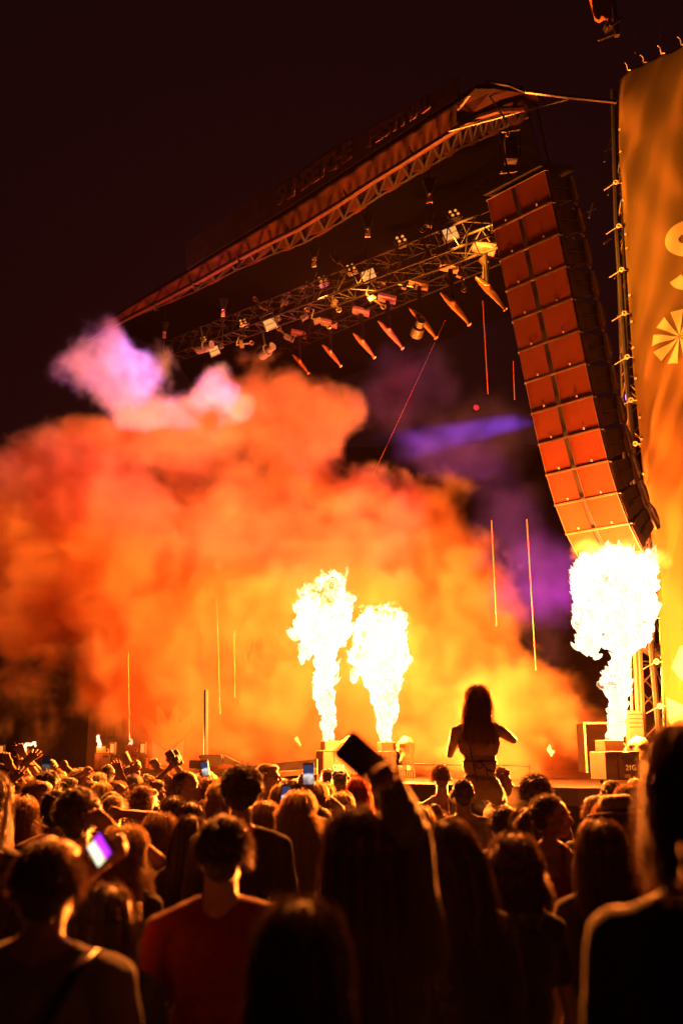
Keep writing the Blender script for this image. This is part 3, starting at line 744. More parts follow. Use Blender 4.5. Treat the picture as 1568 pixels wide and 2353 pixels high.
# ridge tube, inner tube and lattice
tube = MB(); lat = MB()
mid_ = []
for (ox, oy), (ix, iy) in zip(outer, inner):
    mx_, my_ = ox + (ix - ox) * .42, oy + (iy - oy) * .42 + 4
    mid_.append(Pl(mx_, my_, dY(mx_) + .15, ro) - Vector((0, 0, .12)))
inn = [Pl(ix, iy + 3, dY(ix) + .9, ro) for ix, iy in inner]
tube.path(mid_, .055, 8); lat.path(inn, .04, 6)
for i in range(len(inn) - 1):
    a, b, c, d = inn[i], inn[i + 1], mid_[i], mid_[i + 1]
    lat.tube(a, c, .03); lat.tube(a.lerp(b, .5), c.lerp(d, .5), .03); lat.tube(a, c.lerp(d, .5), .022); lat.tube(a.lerp(b, .5), d, .022)
tube.build('ridge_tube', mat('rusty_tube', (.05, .018, .012), .45, metal=.4, var=.3), roof); lat.build('lattice', mat('black_lattice', (.006, .005, .005), .7, spec=.1), roof)
m = MB(); m.path([Pl(1030, 301, 14.2, ro), Pl(1305, 227, 13.0, ro)], .018); m.path([Pl(1120, 215, 13.4, ro), Pl(1167, 285, 13.2, ro)], .014); m.path([Pl(1053, 250, 14, ro), Pl(1092, 199, 13.3, ro)], .03)
m.path([Pl(1115, 186, 13.2, ro), Pl(1172, 196, 13.0, ro), Pl(1205, 210, 12.9, ro)], .03); m.path([Pl(1205, 210, 12.9, ro), Pl(1300, 222, 12.8, ro), Pl(1415, 234, 12.6, ro)], .03)
m.build('brace_tube', M_ALU, roof)
m = MB(); m.add([Pl(1092, 200, 13.25, ro), Pl(1135, 200, 13.15, ro), Pl(1232, 214, 12.95, ro), Pl(1240, 232, 13.2, ro), Pl(1165, 262, 13.8, ro), Pl(1050, 300, 14.4, ro), Pl(1048, 240, 14.0, ro)], [(0, 1, 2, 3, 4, 5, 6)])
o = m.build('corner_canvas', M_CANVAS, roof); o.modifiers.new('s', 'SOLIDIFY').thickness = .03
for px, py in ((949, 350), (797, 446), (664, 527), (551, 597), (449, 657), (359, 710), (1153, 221), (1180, 205)):
    c = Pl(px, py, dY(px) + .12, ro); k = .12 * (1 + (px > 1100) * .2)
    m = MB(); m.add([c + Vector((-k * .6, 0, k * .5)), c + Vector((-k * .3, 0, -k * .5)), c + Vector((k * .7, 0, -k * .2)), c + Vector((0, .02, -k * .1)), c + Vector((-k * .2, .10, .12)), c + Vector((k * .2, .12, 0))], [(0, 1, 3), (1, 2, 3), (0, 3, 4), (3, 2, 5), (4, 3, 5)])
    m.tube(c + Vector((-k * .5, 0, k * .4)), c + Vector((-k * .5, .05, k * 1.1)), .012)
    m.build('clamp', M_ALU, roof)

# ---- lettering on the fascia sign above the roof edge
def text_mesh(s, size, bold=.02, ext=.02):
    c = bpy.data.curves.new('t', 'FONT'); c.body = s; c.size = size; c.offset = bold; c.extrude = ext; c.align_x = 'CENTER'; c.align_y = 'CENTER'
    o = bpy.data.objects.new('t', c); COL.objects.link(o); dg = bpy.context.evaluated_depsgraph_get(); dg.update()
    me = bpy.data.meshes.new_from_object(o.evaluated_get(dg)); bpy.data.objects.remove(o); bpy.data.curves.remove(c); return me
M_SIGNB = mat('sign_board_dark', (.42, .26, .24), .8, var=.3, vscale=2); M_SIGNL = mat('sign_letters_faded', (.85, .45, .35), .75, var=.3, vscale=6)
sign = empty('roof_sign', P(740, 380, 16.5), 0, 'dim dark sign board with barely readable festival lettering standing on the roof edge', 'sign')
so_ = tuple(sign.location)
ob = [(433, 620, 560), (520, 566, 500), (613, 510, 440), (677, 471, 405), (760, 417, 345), (844, 362, 300), (909, 320, 262), (980, 273, 225), (1055, 226, 178)]
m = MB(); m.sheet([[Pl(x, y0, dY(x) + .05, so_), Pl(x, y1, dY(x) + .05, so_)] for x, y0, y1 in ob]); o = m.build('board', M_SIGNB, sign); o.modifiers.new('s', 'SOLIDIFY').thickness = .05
word = "SUNSETCHE  FESTIVAL"
xs = [650 + (985 - 650) * (i / (len(word) - 1)) ** .96 for i in range(len(word))]
def on_board(x):
    for (xa, ya, za), (xb, yb, zb) in zip(ob, ob[1:]):
        if xa <= x <= xb: t = (x - xa) / (xb - xa); return ya + (yb - ya) * t, za + (zb - za) * t
    return ob[-1][1:]
for ch, x in zip(word, xs):
    if ch == ' ': continue
    y0, y1 = on_board(x); a, b = Pl(x, y0, dY(x), so_), Pl(x, y1, dY(x), so_); h = (b - a).length * .62
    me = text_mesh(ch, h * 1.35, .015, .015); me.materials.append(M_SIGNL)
    nx = (Pl(x + 10, on_board(x + 10)[0], dY(x + 10), so_) - a).normalized(); up = Vector((0, 0, 1)); nz = nx.cross(up).normalized(); upv = nz.cross(nx)
    o = bpy.data.objects.new('letter', me); COL.objects.link(o); o.parent = sign
    o.matrix_local = Matrix.Translation(a.lerp(b, .5) - Vector((.05, .06, 0))) @ Matrix((nx, upv, nz)).transposed().to_4x4()

# ---------------------------------------------------------------- line array
SC = .50 / .44
AL, RL, BW, BH = .870, -.027, 1.021 * SC, .50
PIT = [.302, .288, .281, .276, .277, .280, .283, .303, .346, .417, .544, .705]
A0 = Vector((2.044 * SC, 12.533 * SC, CAM_Z + (9.459 - CAM_Z) * SC))
wd = Vector((math.cos(AL) * math.cos(RL), -math.sin(AL) * math.cos(RL), math.sin(RL))); nn = Vector((-math.sin(AL), -math.cos(AL), 0)); uu = wd.cross(nn).normalized()
if uu.z < 0: uu = -uu
la_ = empty('line_array', A0, 0, 'tall curved hanging column of twelve wide loudspeaker boxes beside the banner', 'loudspeakers')
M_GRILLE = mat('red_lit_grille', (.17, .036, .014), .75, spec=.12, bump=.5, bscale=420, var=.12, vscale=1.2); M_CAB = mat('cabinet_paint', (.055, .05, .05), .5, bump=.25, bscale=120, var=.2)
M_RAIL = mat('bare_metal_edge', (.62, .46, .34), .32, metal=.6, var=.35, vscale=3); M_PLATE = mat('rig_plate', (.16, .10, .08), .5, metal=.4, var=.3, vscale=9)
M_BADGE = mat('small_badge', (.75, .68, .55), .4)
p = Vector((0, 0, 0))
DEP = .62
for i, a in enumerate(PIT):
    dn = -(uu * math.cos(a) + nn * math.sin(a)); bk = -(nn * math.cos(a) - uu * math.sin(a))      # down the face; into the box
    # local frame: x across, y into the box, z up the face; origin bottom-left corner of the face
    z_ = -dn; o_ = p + dn * BH; F_ = Matrix((wd, bk, z_)).transposed().to_4x4(); F_ = Matrix.Translation(o_) @ F_
    cab = MB(); hw = BW; g_ = .012
    # trapezoid cabinet: rear lower than front
    prof = [(.018, g_), (.018, BH - g_), (DEP, BH - g_ - .07), (DEP, g_ + .07)]
    vs = []
    for x in (0.02, hw - .02): vs += [F_ @ Vector((x, y, z)) for y, z in prof]
    cab.add(vs, [(0, 1, 2, 3), (7, 6, 5, 4)] + [(k, 4 + k, 4 + (k + 1) % 4, (k + 1) % 4) for k in range(4)])
    # ribs on the side facing the crowd's right
    cab.box((hw - .008, .33, BH * .5), (.024, .5, .014), M=F_); cab.box((hw - .012, .24, BH * .26), (.018, .22, .17), M=F_); cab.box((hw - .012, .24, BH * .74), (.018, .22, .17), M=F_)
    co = cab.build('cabinet', M_CAB, la_, bevel=.006)
    gap = .085
    for k in (0, 1):
        x0, x1 = (.014, hw * .5 - gap) if k == 0 else (hw * .5 + .010, hw - .014)
        gr = MB(); nx_, nz_ = 6, 5; bul = .0
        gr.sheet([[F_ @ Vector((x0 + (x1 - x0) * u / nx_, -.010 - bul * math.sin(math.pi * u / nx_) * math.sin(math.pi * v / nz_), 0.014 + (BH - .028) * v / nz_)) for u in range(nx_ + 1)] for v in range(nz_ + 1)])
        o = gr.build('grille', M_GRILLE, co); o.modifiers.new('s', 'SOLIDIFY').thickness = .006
        bd_ = MB(); xb = x0 + (x1 - x0) * .54; bd_.ring(F_ @ Vector((xb, -.022, .065)), .015, .0035, F_.to_3x3() @ Vector((0, 1, 0)), 8); bd_.box((xb, -.018, .060), (.014, .004, .03), M=F_)
        bd_.build('badge', M_BADGE, co)
    ch = MB(); ch.prism([(hw * .5 - gap, .03), (hw * .5 + .01, .03), (hw * .5 + .01, BH - .03), (hw * .5 - gap, BH - .03)], .035, .06, M=F_)
    ch.build('throat', M_CAB, co)
    rl = MB()
    for z in (.008, BH - .008): rl.box((hw / 2, -.012, z), (hw + .02, .016, .009), M=F_)
    for x in (.008, hw - .008, hw * .5 + .0): rl.box((x, -.006, BH / 2), (.008 if x != hw * .5 else .005, .016, BH - .02), M=F_)
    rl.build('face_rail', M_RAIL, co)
    # rigging flag on the rear quarter with stamped marks
    fl = MB(); fl.prism([(.56, .03), (.66, .0), (.74, .12), (.76, .30), (.70, .46), (.60, .48), (.57, .30)], hw - .02, hw + .012, M=F_ @ Matrix(((0, 1, 0, 0), (1, 0, 0, 0), (0, 0, 1, 0), (0, 0, 0, 1))))
    fl.build('rigging_plate', M_PLATE, co)
    mk = MB(); mk.box((hw + .0125, .665, .26), (.003, .05, .38), M=F_); ny = F_.to_3x3() @ Vector((1, 0, 0))
    for r_ in range(3):
        for q in (0, 1): mk.ring(F_ @ Vector((hw + .014, .625 + q * .055, .43 - r_ * .042)), .014, .003, ny, 8)
    mk.ring(F_ @ Vector((hw + .014, .68, .15)), .020, .0035, ny, 8); mk.ring(F_ @ Vector((hw + .014, .70, .15)), .020, .0035, ny, 8)
    mk.build('stamped_print', M_BADGE, co)
    st_ = MB(); st_.prism([(.10, .42), (.15, .30), (.13, .22), (.17, .14), (.13, .02), (.02, .04), (.02, .45)], hw + .0, hw + .008, M=F_ @ Matrix(((0, 1, 0, 0), (1, 0, 0, 0), (0, 0, 1, 0), (0, 0, 0, 1))))
    st_.build('side_strut', M_PLATE, co)
    cl_ = MB(); cl_.tube(F_ @ Vector((hw - .01, .02, BH)), F_ @ Vector((hw + .03, .04, BH - .02)), .018); cl_.build('latch', M_ALU, co); cl_ = MB(); cl_.tube(F_ @ Vector((hw + .01, .05, BH - .06)), F_ @ Vector((hw + .03, .09, BH - .04)), .012); cl_.build('pin', M_ALU, co); cl_ = MB(); cl_.tube(F_ @ Vector((-.012, .0, BH - .0)), F_ @ Vector((.0, .05, BH - .05)), .016)
    cl_.build('latch', M_ALU, co)
    if i == 0:
        fr = MB(); fr.box((hw / 2, .35, BH + .10), (hw * .98, .9, .08), M=F_); fr.tube(F_ @ Vector((hw * .25, .3, BH + .1)), F_ @ Vector((hw * .25, .3, BH + 1.0)), .02); fr.tube(F_ @ Vector((hw * .8, .5, BH + .1)), F_ @ Vector((hw * .8, .5, BH + 1.2)), .02)
        fr.build('fly_frame', M_STEEL, la_)
    p = o_
tag(la_, 'tall curved hanging column of twelve wide loudspeaker boxes beside the banner', 'loudspeakers')
# hoist above the array
ho = empty('chain_hoist', P(1170, 330, 14.6), 0, 'dark motor frame with lit tag hanging over the loudspeaker column', 'hoist', 'chain hoists under the roof')
hz = tuple(ho.location)
m = MB(); 
for px in (1147, 1192): m.path([Pl(px, 300, 14.6, hz), Pl(px + 4, 395, 14.4, hz)], .02)
for py in (303, 340, 398): m.path([Pl(1147, py, 14.6, hz), Pl(1194, py - 6, 14.5, hz)], .02)
m.build('frame', M_STEEL, ho)
m = MB(); m.box(Pl(1172, 345, 14.5, hz), (.20, .18, .42)); m.build('motor', M_BLACK, ho, bevel=.01)
m = MB(); 
for q in range(3): m.box(Pl(1165, 302 + q * 5, 14.3, hz), (.09, .01, .02), Matrix.Rotation(R(-20), 3, 'Y'))
m.build('tag', M_BADGE, ho)
m = MB(); m.tube(Pl(1170, 300, 14.6, hz), Pl(1165, 215, 14.6, hz), .012); m.build('chain', M_STEEL, ho)

# ---------------------------------------------------------------- big side banner
BY, BO = 16.6, None
ban = empty('banner', P(1470, 900, BY), 0, 'huge creased tan fabric banner with pale letter and pinwheel, laced along its edges', 'banner')
bo = Vector(ban.location); bdir = Vector((math.cos(.72), -math.sin(.72), 0)); bnor = Vector((-bdir.y, bdir.x, 0)) * -1   # towards the crowd
bl = [(70, 1455), (170, 1424), (230, 1420), (330, 1420), (420, 1425), (650, 1440), (850, 1453), (1000, 1468), (1130, 1478), (1300, 1505), (1500, 1517), (1660, 1530), (1760, 1538)]
def bx(py):
    for (a, xa), (b, xb) in zip(bl, bl[1:]):
        if a <= py <= b: return xa + (xb - xa) * (py - a) / (b - a)
    return bl[-1][1]
ZT, ZB = P(1424, 178, BY).z, P(1530, 1790, BY).z
def edge(z):      # left edge X for a height z, in the vertical plane y = BY
    lo2, hi2 = 0, 1800
    for _ in range(30):
        md = (lo2 + hi2) / 2
        if P(1450, md, BY).z > z: lo2 = md
        else: hi2 = md
    return P(bx(lo2), lo2, BY).x
BWID = 3.6
def ban_pt(u, v, off=0.):
    """u metres right along the cloth, v metres down"""
    z = ZT - v; x = edge(z) if u < 3 else edge(z); base = Vector((x, BY, z)) + bdir * u
    h = ZT - ZB
    f = 0.
    for k, (u0, sl, wv, am) in enumerate(((.0, .75, .10, .04), (.35, .62, .13, .05), (.8, .5, .17, .07), (1.3, .42, .2, .06), (.15, 1.1, .12, .03), (2.0, .3, .25, .06), (1.7, .7, .12, .05), (2.6, .8, .15, .06), (3.2, .75, .2, .07))):
        q = (u - (u0 * 1.6 + .35) + (sl * v * .55)) / wv; f += am * 1.35 * math.exp(-q * q) * (math.exp(-v / 5.0) if k < 5 else .6)
    f += .03 * math.sin(u * 7 + v * 2.2 + 1.5 * math.sin(v * .9)) * (.35 + .65 * min(1, v / 4)) * .8 + .022 * math.sin(u * 11 + v * 5 + 2 * math.sin(v)) + .06 * math.sin(v * .9 + u * 1.3)
    f += .09 * (noise.noise(Vector((u * 1.4 - v * .5, v * .7, 3))) )
    e = min(1, u / .12)
    return base + bnor * (f * e + off) - bo
top_rise = .0
NU, NV = 60, 190
m = MB(); Hh_ = ZT - ZB
m.sheet([[ban_pt(BWID * (i / NU) ** 1.25, Hh_ * j / NV) for i in range(NU + 1)] for j in range(NV + 1)])
M_BAN = mat('tan_banner_cloth', (.125, .085, .036), .8, spec=.05, var=.1, vscale=.6, bump=.25, bscale=40)
M_BANL = mat('pale_banner_print', (.46, .38, .27), .75, var=.06, vscale=1)
o = m.build('cloth', M_BAN, ban, True); o.modifiers.new('s', 'SOLIDIFY').thickness = .012
def px_to_uv(px, py):
    # intersect the pixel's ray with the banner's mean surface
    best = None; o1 = Vector((0, 0, CAM_Z)); d = (P(px, py, 10) - o1)
    u = .5
    for _ in range(12):
        # plane through left edge at the current height
        t = 1.5
        z = ZT - 1
        for _k in range(8):
            e0 = Vector((edge(max(ZB, min(ZT, z))), BY, 0)); nrm = bnor; t = (e0 - Vector((0, 0, 0))).dot(nrm) / Vector((d.x, d.y, 0)).dot(nrm); z = CAM_Z + d.z * t
        u = (Vector((d.x * t, d.y * t, 0)) - e0).dot(bdir); break
    return u, ZT - z
def cloth_mark(name, polys, off=.018):
    """polygons in (u, v) laid on the cloth"""
    bm = bmesh.new()
    for pl in polys:
        vs = [bm.verts.new((a, b, 0)) for a, b in pl]; bm.faces.new(vs)
    bmesh.ops.triangulate(bm, faces=bm.faces)
    for _ in range(4):
        es = [e for e in bm.edges if e.calc_length() > .09]
        if not es: break
        bmesh.ops.subdivide_edges(bm, edges=es, cuts=1); bmesh.ops.triangulate(bm, faces=bm.faces)
    for v in bm.verts: v.co = ban_pt(max(0, v.co.x), v.co.y, off)
    me = bpy.data.meshes.new(name); bm.to_mesh(me); bm.free(); o = link(name, me, M_BANL, ban, True); return o
# letter S (its left half shows), drawn as a thick curve
u0, v0 = px_to_uv(1524, 518); u1, v1 = px_to_uv(1524, 684); Sh_ = v1 - v0; cx_ = u0 + Sh_ * .36; tk = Sh_ * .165
ctr = []
for a in range(-50, 271, 10):
    r1 = Sh_ * .25 - tk / 2; aa = R(a); ctr.append((cx_ + math.cos(aa) * (Sh_ * .36 - tk / 2), v0 + Sh_ * .26 - math.sin(aa) * (Sh_ * .26 - tk / 2)))
ctr = [c for c in ctr][:33]
for a in range(80, -180, -10):
    aa = R(a); ctr.append((cx_ + math.cos(aa) * (Sh_ * .36 - tk / 2), v0 + Sh_ * .74 - math.sin(aa) * (Sh_ * .26 - tk / 2)))
quads = []
L_, R_ = [], []
for i, c in enumerate(ctr):
    a = Vector(ctr[max(0, i - 1)]); b = Vector(ctr[min(len(ctr) - 1, i + 1)]); t = (b - a).normalized(); nrm = Vector((-t.y, t.x)) * tk / 2
    L_.append((c[0] + nrm.x, c[1] + nrm.y)); R_.append((c[0] - nrm.x, c[1] - nrm.y))
cloth_mark('letter', [[L_[i], L_[i + 1], R_[i + 1], R_[i]] for i in range(len(ctr) - 1)])
def pinwheel(px, py, rpx, n, a0, wfrac=.62):
    uc, vc = px_to_uv(px, py); _, vb = px_to_uv(px, py + rpx); rad = vb - vc; polys = []
    for k in range(n):
        a = a0 + 2 * math.pi * k / n; hw_ = math.pi / n * wfrac
        polys.append([(uc + math.cos(a) * .02, vc - math.sin(a) * .02), (uc + math.cos(a - hw_) * rad, vc - math.sin(a - hw_) * rad), (uc + math.cos(a + hw_) * rad, vc - math.sin(a + hw_) * rad)])
    cloth_mark('pinwheel', polys)
pinwheel(1560, 773, 64, 9, R(92), .62)
for pl in ([(1558, 1484), (1537, 1532), (1566, 1565), (1600, 1530), (1600, 1480)], [(1530, 1603), (1568, 1621), (1600, 1640), (1600, 1700), (1545, 1700), (1533, 1645)]):
    cloth_mark('pale_shape', [[px_to_uv(*q) for q in pl]])
# lacing: top ties and side bungees
for px, py in ((1440, 150), (1466, 133), (1494, 115), (1524, 97), (1556, 78)):
    uq = (px - 1424) / 140 * 1.75; q = ban_pt(max(.02, uq), 0, .02)
    m = MB(); m.tube(q, q + Vector((-.02, -.03, .10)), .010); m.tube(q + Vector((-.02, -.03, .10)), q + Vector((-.06, -.02, .16)), .008); m.tube(q + Vector((0, -.02, 0)), q + Vector((.06, -.03, -.01)), .014); m.build('tie', M_BADGE, ban)
tw = MB(); tw.path([Vector(ban_pt(0.0, v)) + Vector((-.10, .10, 0)) for v in (0.2, 3, 5.5, 8, Hh_ - .2)], .05, 8); tw.build('edge_pole', M_BLACK, ban)
for py in (421, 521, 621, 721, 821, 920, 1020, 1120, 1317, 1420, 1520, 1622):
    v = ZT - P(1450, py, BY).z; q = ban_pt(.01, v)
    m = MB(); m.ring(q + Vector((-.11, -.03, 0)), .035, .014, (0.3, 1, 0), 10); m.path([q, q + Vector((-.11, -.02, 0)), q + Vector((-.32, .05, -.12))], .008); m.build('bungee', M_BADGE, ban)
for py in (300, 350, 463, 540, 572, 680, 740, 800, 870, 960, 1010, 1090):
    v = ZT - P(1450, py, BY).z; q = ban_pt(.03, v, .02); m = MB(); m.ring(q, .016, .006, bnor, 8); m.build('eyelet', M_BADGE, ban)

# ---------------------------------------------------------------- truss builder
def truss(a, b, wdt, n, r=.022, up=(0, 0, 1), name='truss', label=None, mat_=None, group=None):
    a, b = Vector(a), Vector(b); root = empty(name, a, 0, label, 'truss', group); d = (b - a); L = d.length; u = d.normalized(); s = u.cross(Vector(up)); s = s.normalized() if s.length > .1 else Vector((1, 0, 0)); t = s.cross(u)
    cs = [s * (i * wdt / 2) + t * (j * wdt / 2) for i, j in ((-1, -1), (1, -1), (1, 1), (-1, 1))]
    m = MB()
    for c in cs: m.tube(c, c + d, r)
    m.build('chords', mat_ or M_ALU, root); m = MB()
    for k in range(n):
        p0, p1 = u * (L * k / n), u * (L * (k + 1) / n)
        for q in range(4):
            c0, c1 = cs[q], cs[(q + 1) % 4]; m.tube(p0 + (c0 if k % 2 else c1), p1 + (c1 if k % 2 else c0), r * .5, n=5)
        if k % 3 == 0:
            for q in range(4): m.tube(p0 + cs[q], p0 + cs[(q + 1) % 4], r * .5, n=5)
    m.build('braces', mat_ or M_ALU, root); return root
M_TRUSS = mat('black_truss', (.004, .0035, .003), .6, spec=.12, var=.3)
truss(P(1150, 520, 14.8), P(400, 805, 25), .45, 34, label='long front lighting truss hung with lamp panels under the roof', mat_=M_TRUSS, group='lighting trusses')
truss(P(1160, 560, 17.5), P(620, 800, 27.5), .45, 30, label='rear lighting truss carrying the row of blade shaped moving lamps', mat_=M_TRUSS, group='lighting trusses')
truss(P(1490, 1710, 17.4), P(1440, 330, 17.9), .42, 26, r=.028, up=(0, 1, 0), label='upright aluminium tower behind the left edge of the banner', group='towers')
m = MB(); m.path([P(1474, 1708, 16.0), P(1463, 1475, 16.1), P(1452, 1180, 16.2)], .07, 8); m.path([P(1467, 1708, 15.9), P(1456, 1475, 16.), P(1447, 1180, 16.1)], .035, 8)
tag(m.build('cable_bundle', mat('cable_sleeve', (.05, .028, .02), .6, var=.3, vscale=30), None), 'thick bundle of cables running up behind the right flame', 'cables')

# ---------------------------------------------------------------- lamps on the trusses
M_LED = glow('lit_lamp_panel', (1.0, .40, .10), .66); M_CLAMP = mat('dull_clamp', (.05, .04, .035), .4, metal=.6); M_BULB = glow('blinder_bulb', (1.0, .30, .04), .8)
def panel_lamp(px, py, Y, w, label, aim, power):
    c = P(px, py, Y); r = empty('panel_lamp', c, 0, label, 'stage lamp', 'square panel lamps on the front truss'); k = w * 1.15 * Y / FOC
    T_ = Matrix.Rotation(R(-24), 4, 'Y') @ Matrix.Rotation(R(18), 4, 'X')
    m = MB(); m.box((0, .06, 0), (k * 1.15, .1, k * 1.0), M=T_); m.build('housing', M_BLACK, r, bevel=.01)
    for q in (-1, 1):
        f = MB(); f.box((0, -.01, q * k * .235), (k, .03, k * .36), M=T_); f.build('light_strip', M_LED, r)
    f = MB(); f.box((0, -.005, 0), (k, .02, k * .03), M=T_); f.build('light_strip', M_LED, r)
    m = MB(); m.tube(T_ @ Vector((-k * .6, .06, 0)), T_ @ Vector((-k * .6, .1, k * .9)), .015); m.tube(T_ @ Vector((k * .6, .06, 0)), T_ @ Vector((k * .6, .1, k * .9)), .015); m.tube(T_ @ Vector((-k * .6, .1, k * .9)), T_ @ Vector((k * .6, .1, k * .9)), .015); m.build('yoke', M_STEEL, r)
    m = MB(); m.box((k * .9, .2, k * .25), (k * .5, .2, k * .5), M=T_); m.build('ballast', M_STEEL, r, bevel=.01)
    lamp('lamp_light', P(px, py + 12, Y - .25), power, (1, .27, .02), .2, r, 'SPOT', aim, 95, .6)
for px, py, Y, w, lb, pw in ((1034, 536, 15.6, 30, 'brightest square lamp panel, nearest the loudspeaker column', 2900), (847, 632, 17.8, 27, 'square lamp panel, second from the loudspeaker column', 4200),
                     (620, 744, 20.8, 24, 'square lamp panel in the middle of the truss, third from the loudspeakers', 2000), (492, 806, 23.0, 20, 'smallest square lamp panel at the far end of the truss', 250)):
    panel_lamp(px, py, Y, w, lb, P(px - 420, 1250, 24.5) if px < 1000 else P(1520, 560, 16.3), pw)
def blinder(px, py, Y, k, label):
    c = P(px, py, Y); r = empty('blinder_lamp', c, 0, label, 'stage lamp', 'four bulb blinder lamps on the truss'); k = k * Y / FOC
    T_ = Matrix.Rotation(R(-18), 4, 'Y') @ Matrix.Rotation(R(-35), 4, 'X')
    m = MB(); m.box((0, .08, 0), (k * .95, .1, k * 1.35), M=T_)
    for sx in (-1, 1): m.tube(T_ @ Vector((sx * k * .5, .05, -k * .7)), T_ @ Vector((sx * k * .5, .05, k * 1.1)), .014)
    m.build('housing', M_STEEL, r)
    for i in (-1, 1):
        for j in (-1, 1):
            cc = T_ @ Vector((i * k * .24, .02, j * k * .34)); b_ = Blob(); b_.ell(cc, (k * .12, k * .10, k * .17))
            me = bpy.data.meshes.new('bulb'); me.from_pydata([tuple(v) for v in b_.V[0]], [], [tuple(f) for f in b_.F[0]]); link('bulb', me, M_BULB, r, True)
            q = MB(); q.ring(cc, k * .2, k * .025, T_.to_3x3() @ Vector((0, 1, 0)), 12); q.build('reflector', M_RAIL, r)
    if 700 < px < 1000: lamp('bulb_light', c + Vector((-.25, -.5, -.6)), 10000, (1, .2, .02), .2, r, 'SPOT', (px / 1568 * 3 - 1.6, 5.5, 1.3), 70, .6)
for a in ((1042, 487, 15.6, 30, 'blinder with four amber bulbs above the nearest lamp panel'), (920, 547, 17, 30, 'blinder with four amber bulbs between the two largest lamp panels'), (805, 612, 18.3, 26, 'blinder with four amber bulbs just left of the second lamp panel'),
          (740, 640, 19.3, 26, 'blinder with four amber bulbs midway between the second and third lamp panels'), (557, 737, 22, 20, 'small blinder left of the third lamp panel'), (467, 777, 24, 17, 'tiny faint blinder at the far end of the truss')): blinder(*a)
# chain hoists
for px, py, Y, k, lb in ((985, 447, 15.8, 1, 'largest hanging chain hoist under the roof edge'), (844, 528, 17.5, 1, 'hanging chain hoist above the second lamp panel'), (721, 597, 19, 1, 'hanging chain hoist above the amber blinder in the middle'), (513, 713, 22, .9, 'small chain hoist at the left end of the thin red strut'), (378, 764, 25, .8, 'tiny chain hoist farthest along the roof')):
    c = P(px, py, Y); r = empty('chain_hoist', c, 0, lb, 'hoist', 'chain hoists under the roof')
    m = MB(); m.tube((0, 0, .32), (0, 0, 1.6), .010); m.tube((0, 0, -.1), (0, 0, -.9), .008); m.build('chain', M_STEEL, r)
    m = MB(); m.prism([(-.12 * k, .30), (.12 * k, .30), (.05 * k, .02), (-.04 * k, .02)], -.07, .07); m.build('motor', M_STEEL, r, bevel=.01)
    m = MB(); m.ring((0, -.02, -.02), .035, .014); m.box((0, -.02, -.13), (.10 * k, .04, .075)); m.box((.01, -.03, -.07), (.05, .03, .03)); m.build('hook_block', M_RAIL, r)
# blade shaped moving lamps
def blade(px, py, Y, L, label, bright=True):
    c = P(px, py, Y); r = empty('moving_lamp', c, 0, label, 'stage lamp', 'row of blade shaped moving lamps'); L = 1.3 * L * Y / FOC
    ax = Vector((.74, -.05, -.95)).normalized(); b_ = Blob(); pr = (.35, .75, 1, 1, .85, .6, .35)
    b_.chain([ax * (L * (i / 6 - .5)) + Vector((.0, 0, .045 * L * math.sin(i / 6 * 3.14))) for i in range(7)], [.082 * L * q_ + .008 for q_ in pr])
    b_.ell(ax * (-L * .12) + Vector((.03, -.08, .02)) * 1, .045)
    me = b_.skin(.025, 4, .6); link('lamp_body', me, mat('lamp_shell', (.34, .17, .08), .3, metal=.5, var=.25, vscale=5) if 'lamp_shell' not in bpy.data.materials else bpy.data.materials['lamp_shell'], r, True)
    m = MB(); m.ring(ax * (L * .52), .045 * L, .012, ax); m.build('lens', M_RAIL, r)
    m = MB(); m.tube((-.02, .1, .05), (-.05, .12, .85), .05, n=10); m.build('pillar', M_TRUSS, r)
    m = MB(); m.box((-.06, .10, .92), (.42, .3, .10), Matrix.Rotation(R(14), 3, 'Y')); m.build('base', M_PLATE, r, bevel=.02)
for k, (px, py, Y, L, lb) in enumerate(((1125, 673, 16, 86, 'largest blade shaped moving lamp, next to the loudspeaker column'), (1044, 708, 17.5, 84, 'second blade shaped moving lamp from the loudspeakers'), (970, 741, 19, 78, 'third blade shaped moving lamp from the loudspeakers'), (896, 768, 20.5, 72, 'fourth blade shaped moving lamp from the loudspeakers'),
          (835, 793, 22, 64, 'fifth blade shaped moving lamp from the loudspeakers'), (761, 816, 23.5, 55, 'faint blade shaped moving lamp just over the smoke'), (690, 836, 25, 48, 'faintest blade shaped moving lamp half lost in the smoke'))): blade(px, py, Y, L, lb)
# loose truss furniture: clamps, cables, struts
clx = sorted([706, 778, 980, 935, 655, 1140, 1090, 880, 770, 700, 600, 1000, 1060, 860, 735, 656, 560, 1110], reverse=True)
for k, (px, py) in enumerate(((706, 655), (778, 602), (980, 518), (935, 655), (655, 690), (1140, 500), (1090, 560), (880, 640), (770, 700), (700, 725), (600, 700), (1000, 585), (1060, 640), (860, 690), (735, 740), (656, 770), (560, 790), (1110, 610))):
    Y = dY(px) + 2.5; c = P(px, py, Y); rr_ = random.Random(k); m = MB()
    a = Vector((rr_.uniform(-1, 1), 0, rr_.uniform(-1, 1))).normalized() * rr_.uniform(.12, .26)
    m.tube(-a, a, .022); m.tube(a, a + Vector((.05, 0, .2)), .015); m.box(a * .3, (.16, .10, .09), Matrix.Rotation(rr_.uniform(0, 3), 3, 'Y')); m.ring(-a, .05, .014)
    o = m.build('truss_clamp', M_CLAMP); o.location = c; tag(o, 'small metal clamp on the lighting trusses, ' + ORD[clx.index(px)] + ' counted leftward from the loudspeakers', 'clamp', 'clamps and brackets on the trusses')
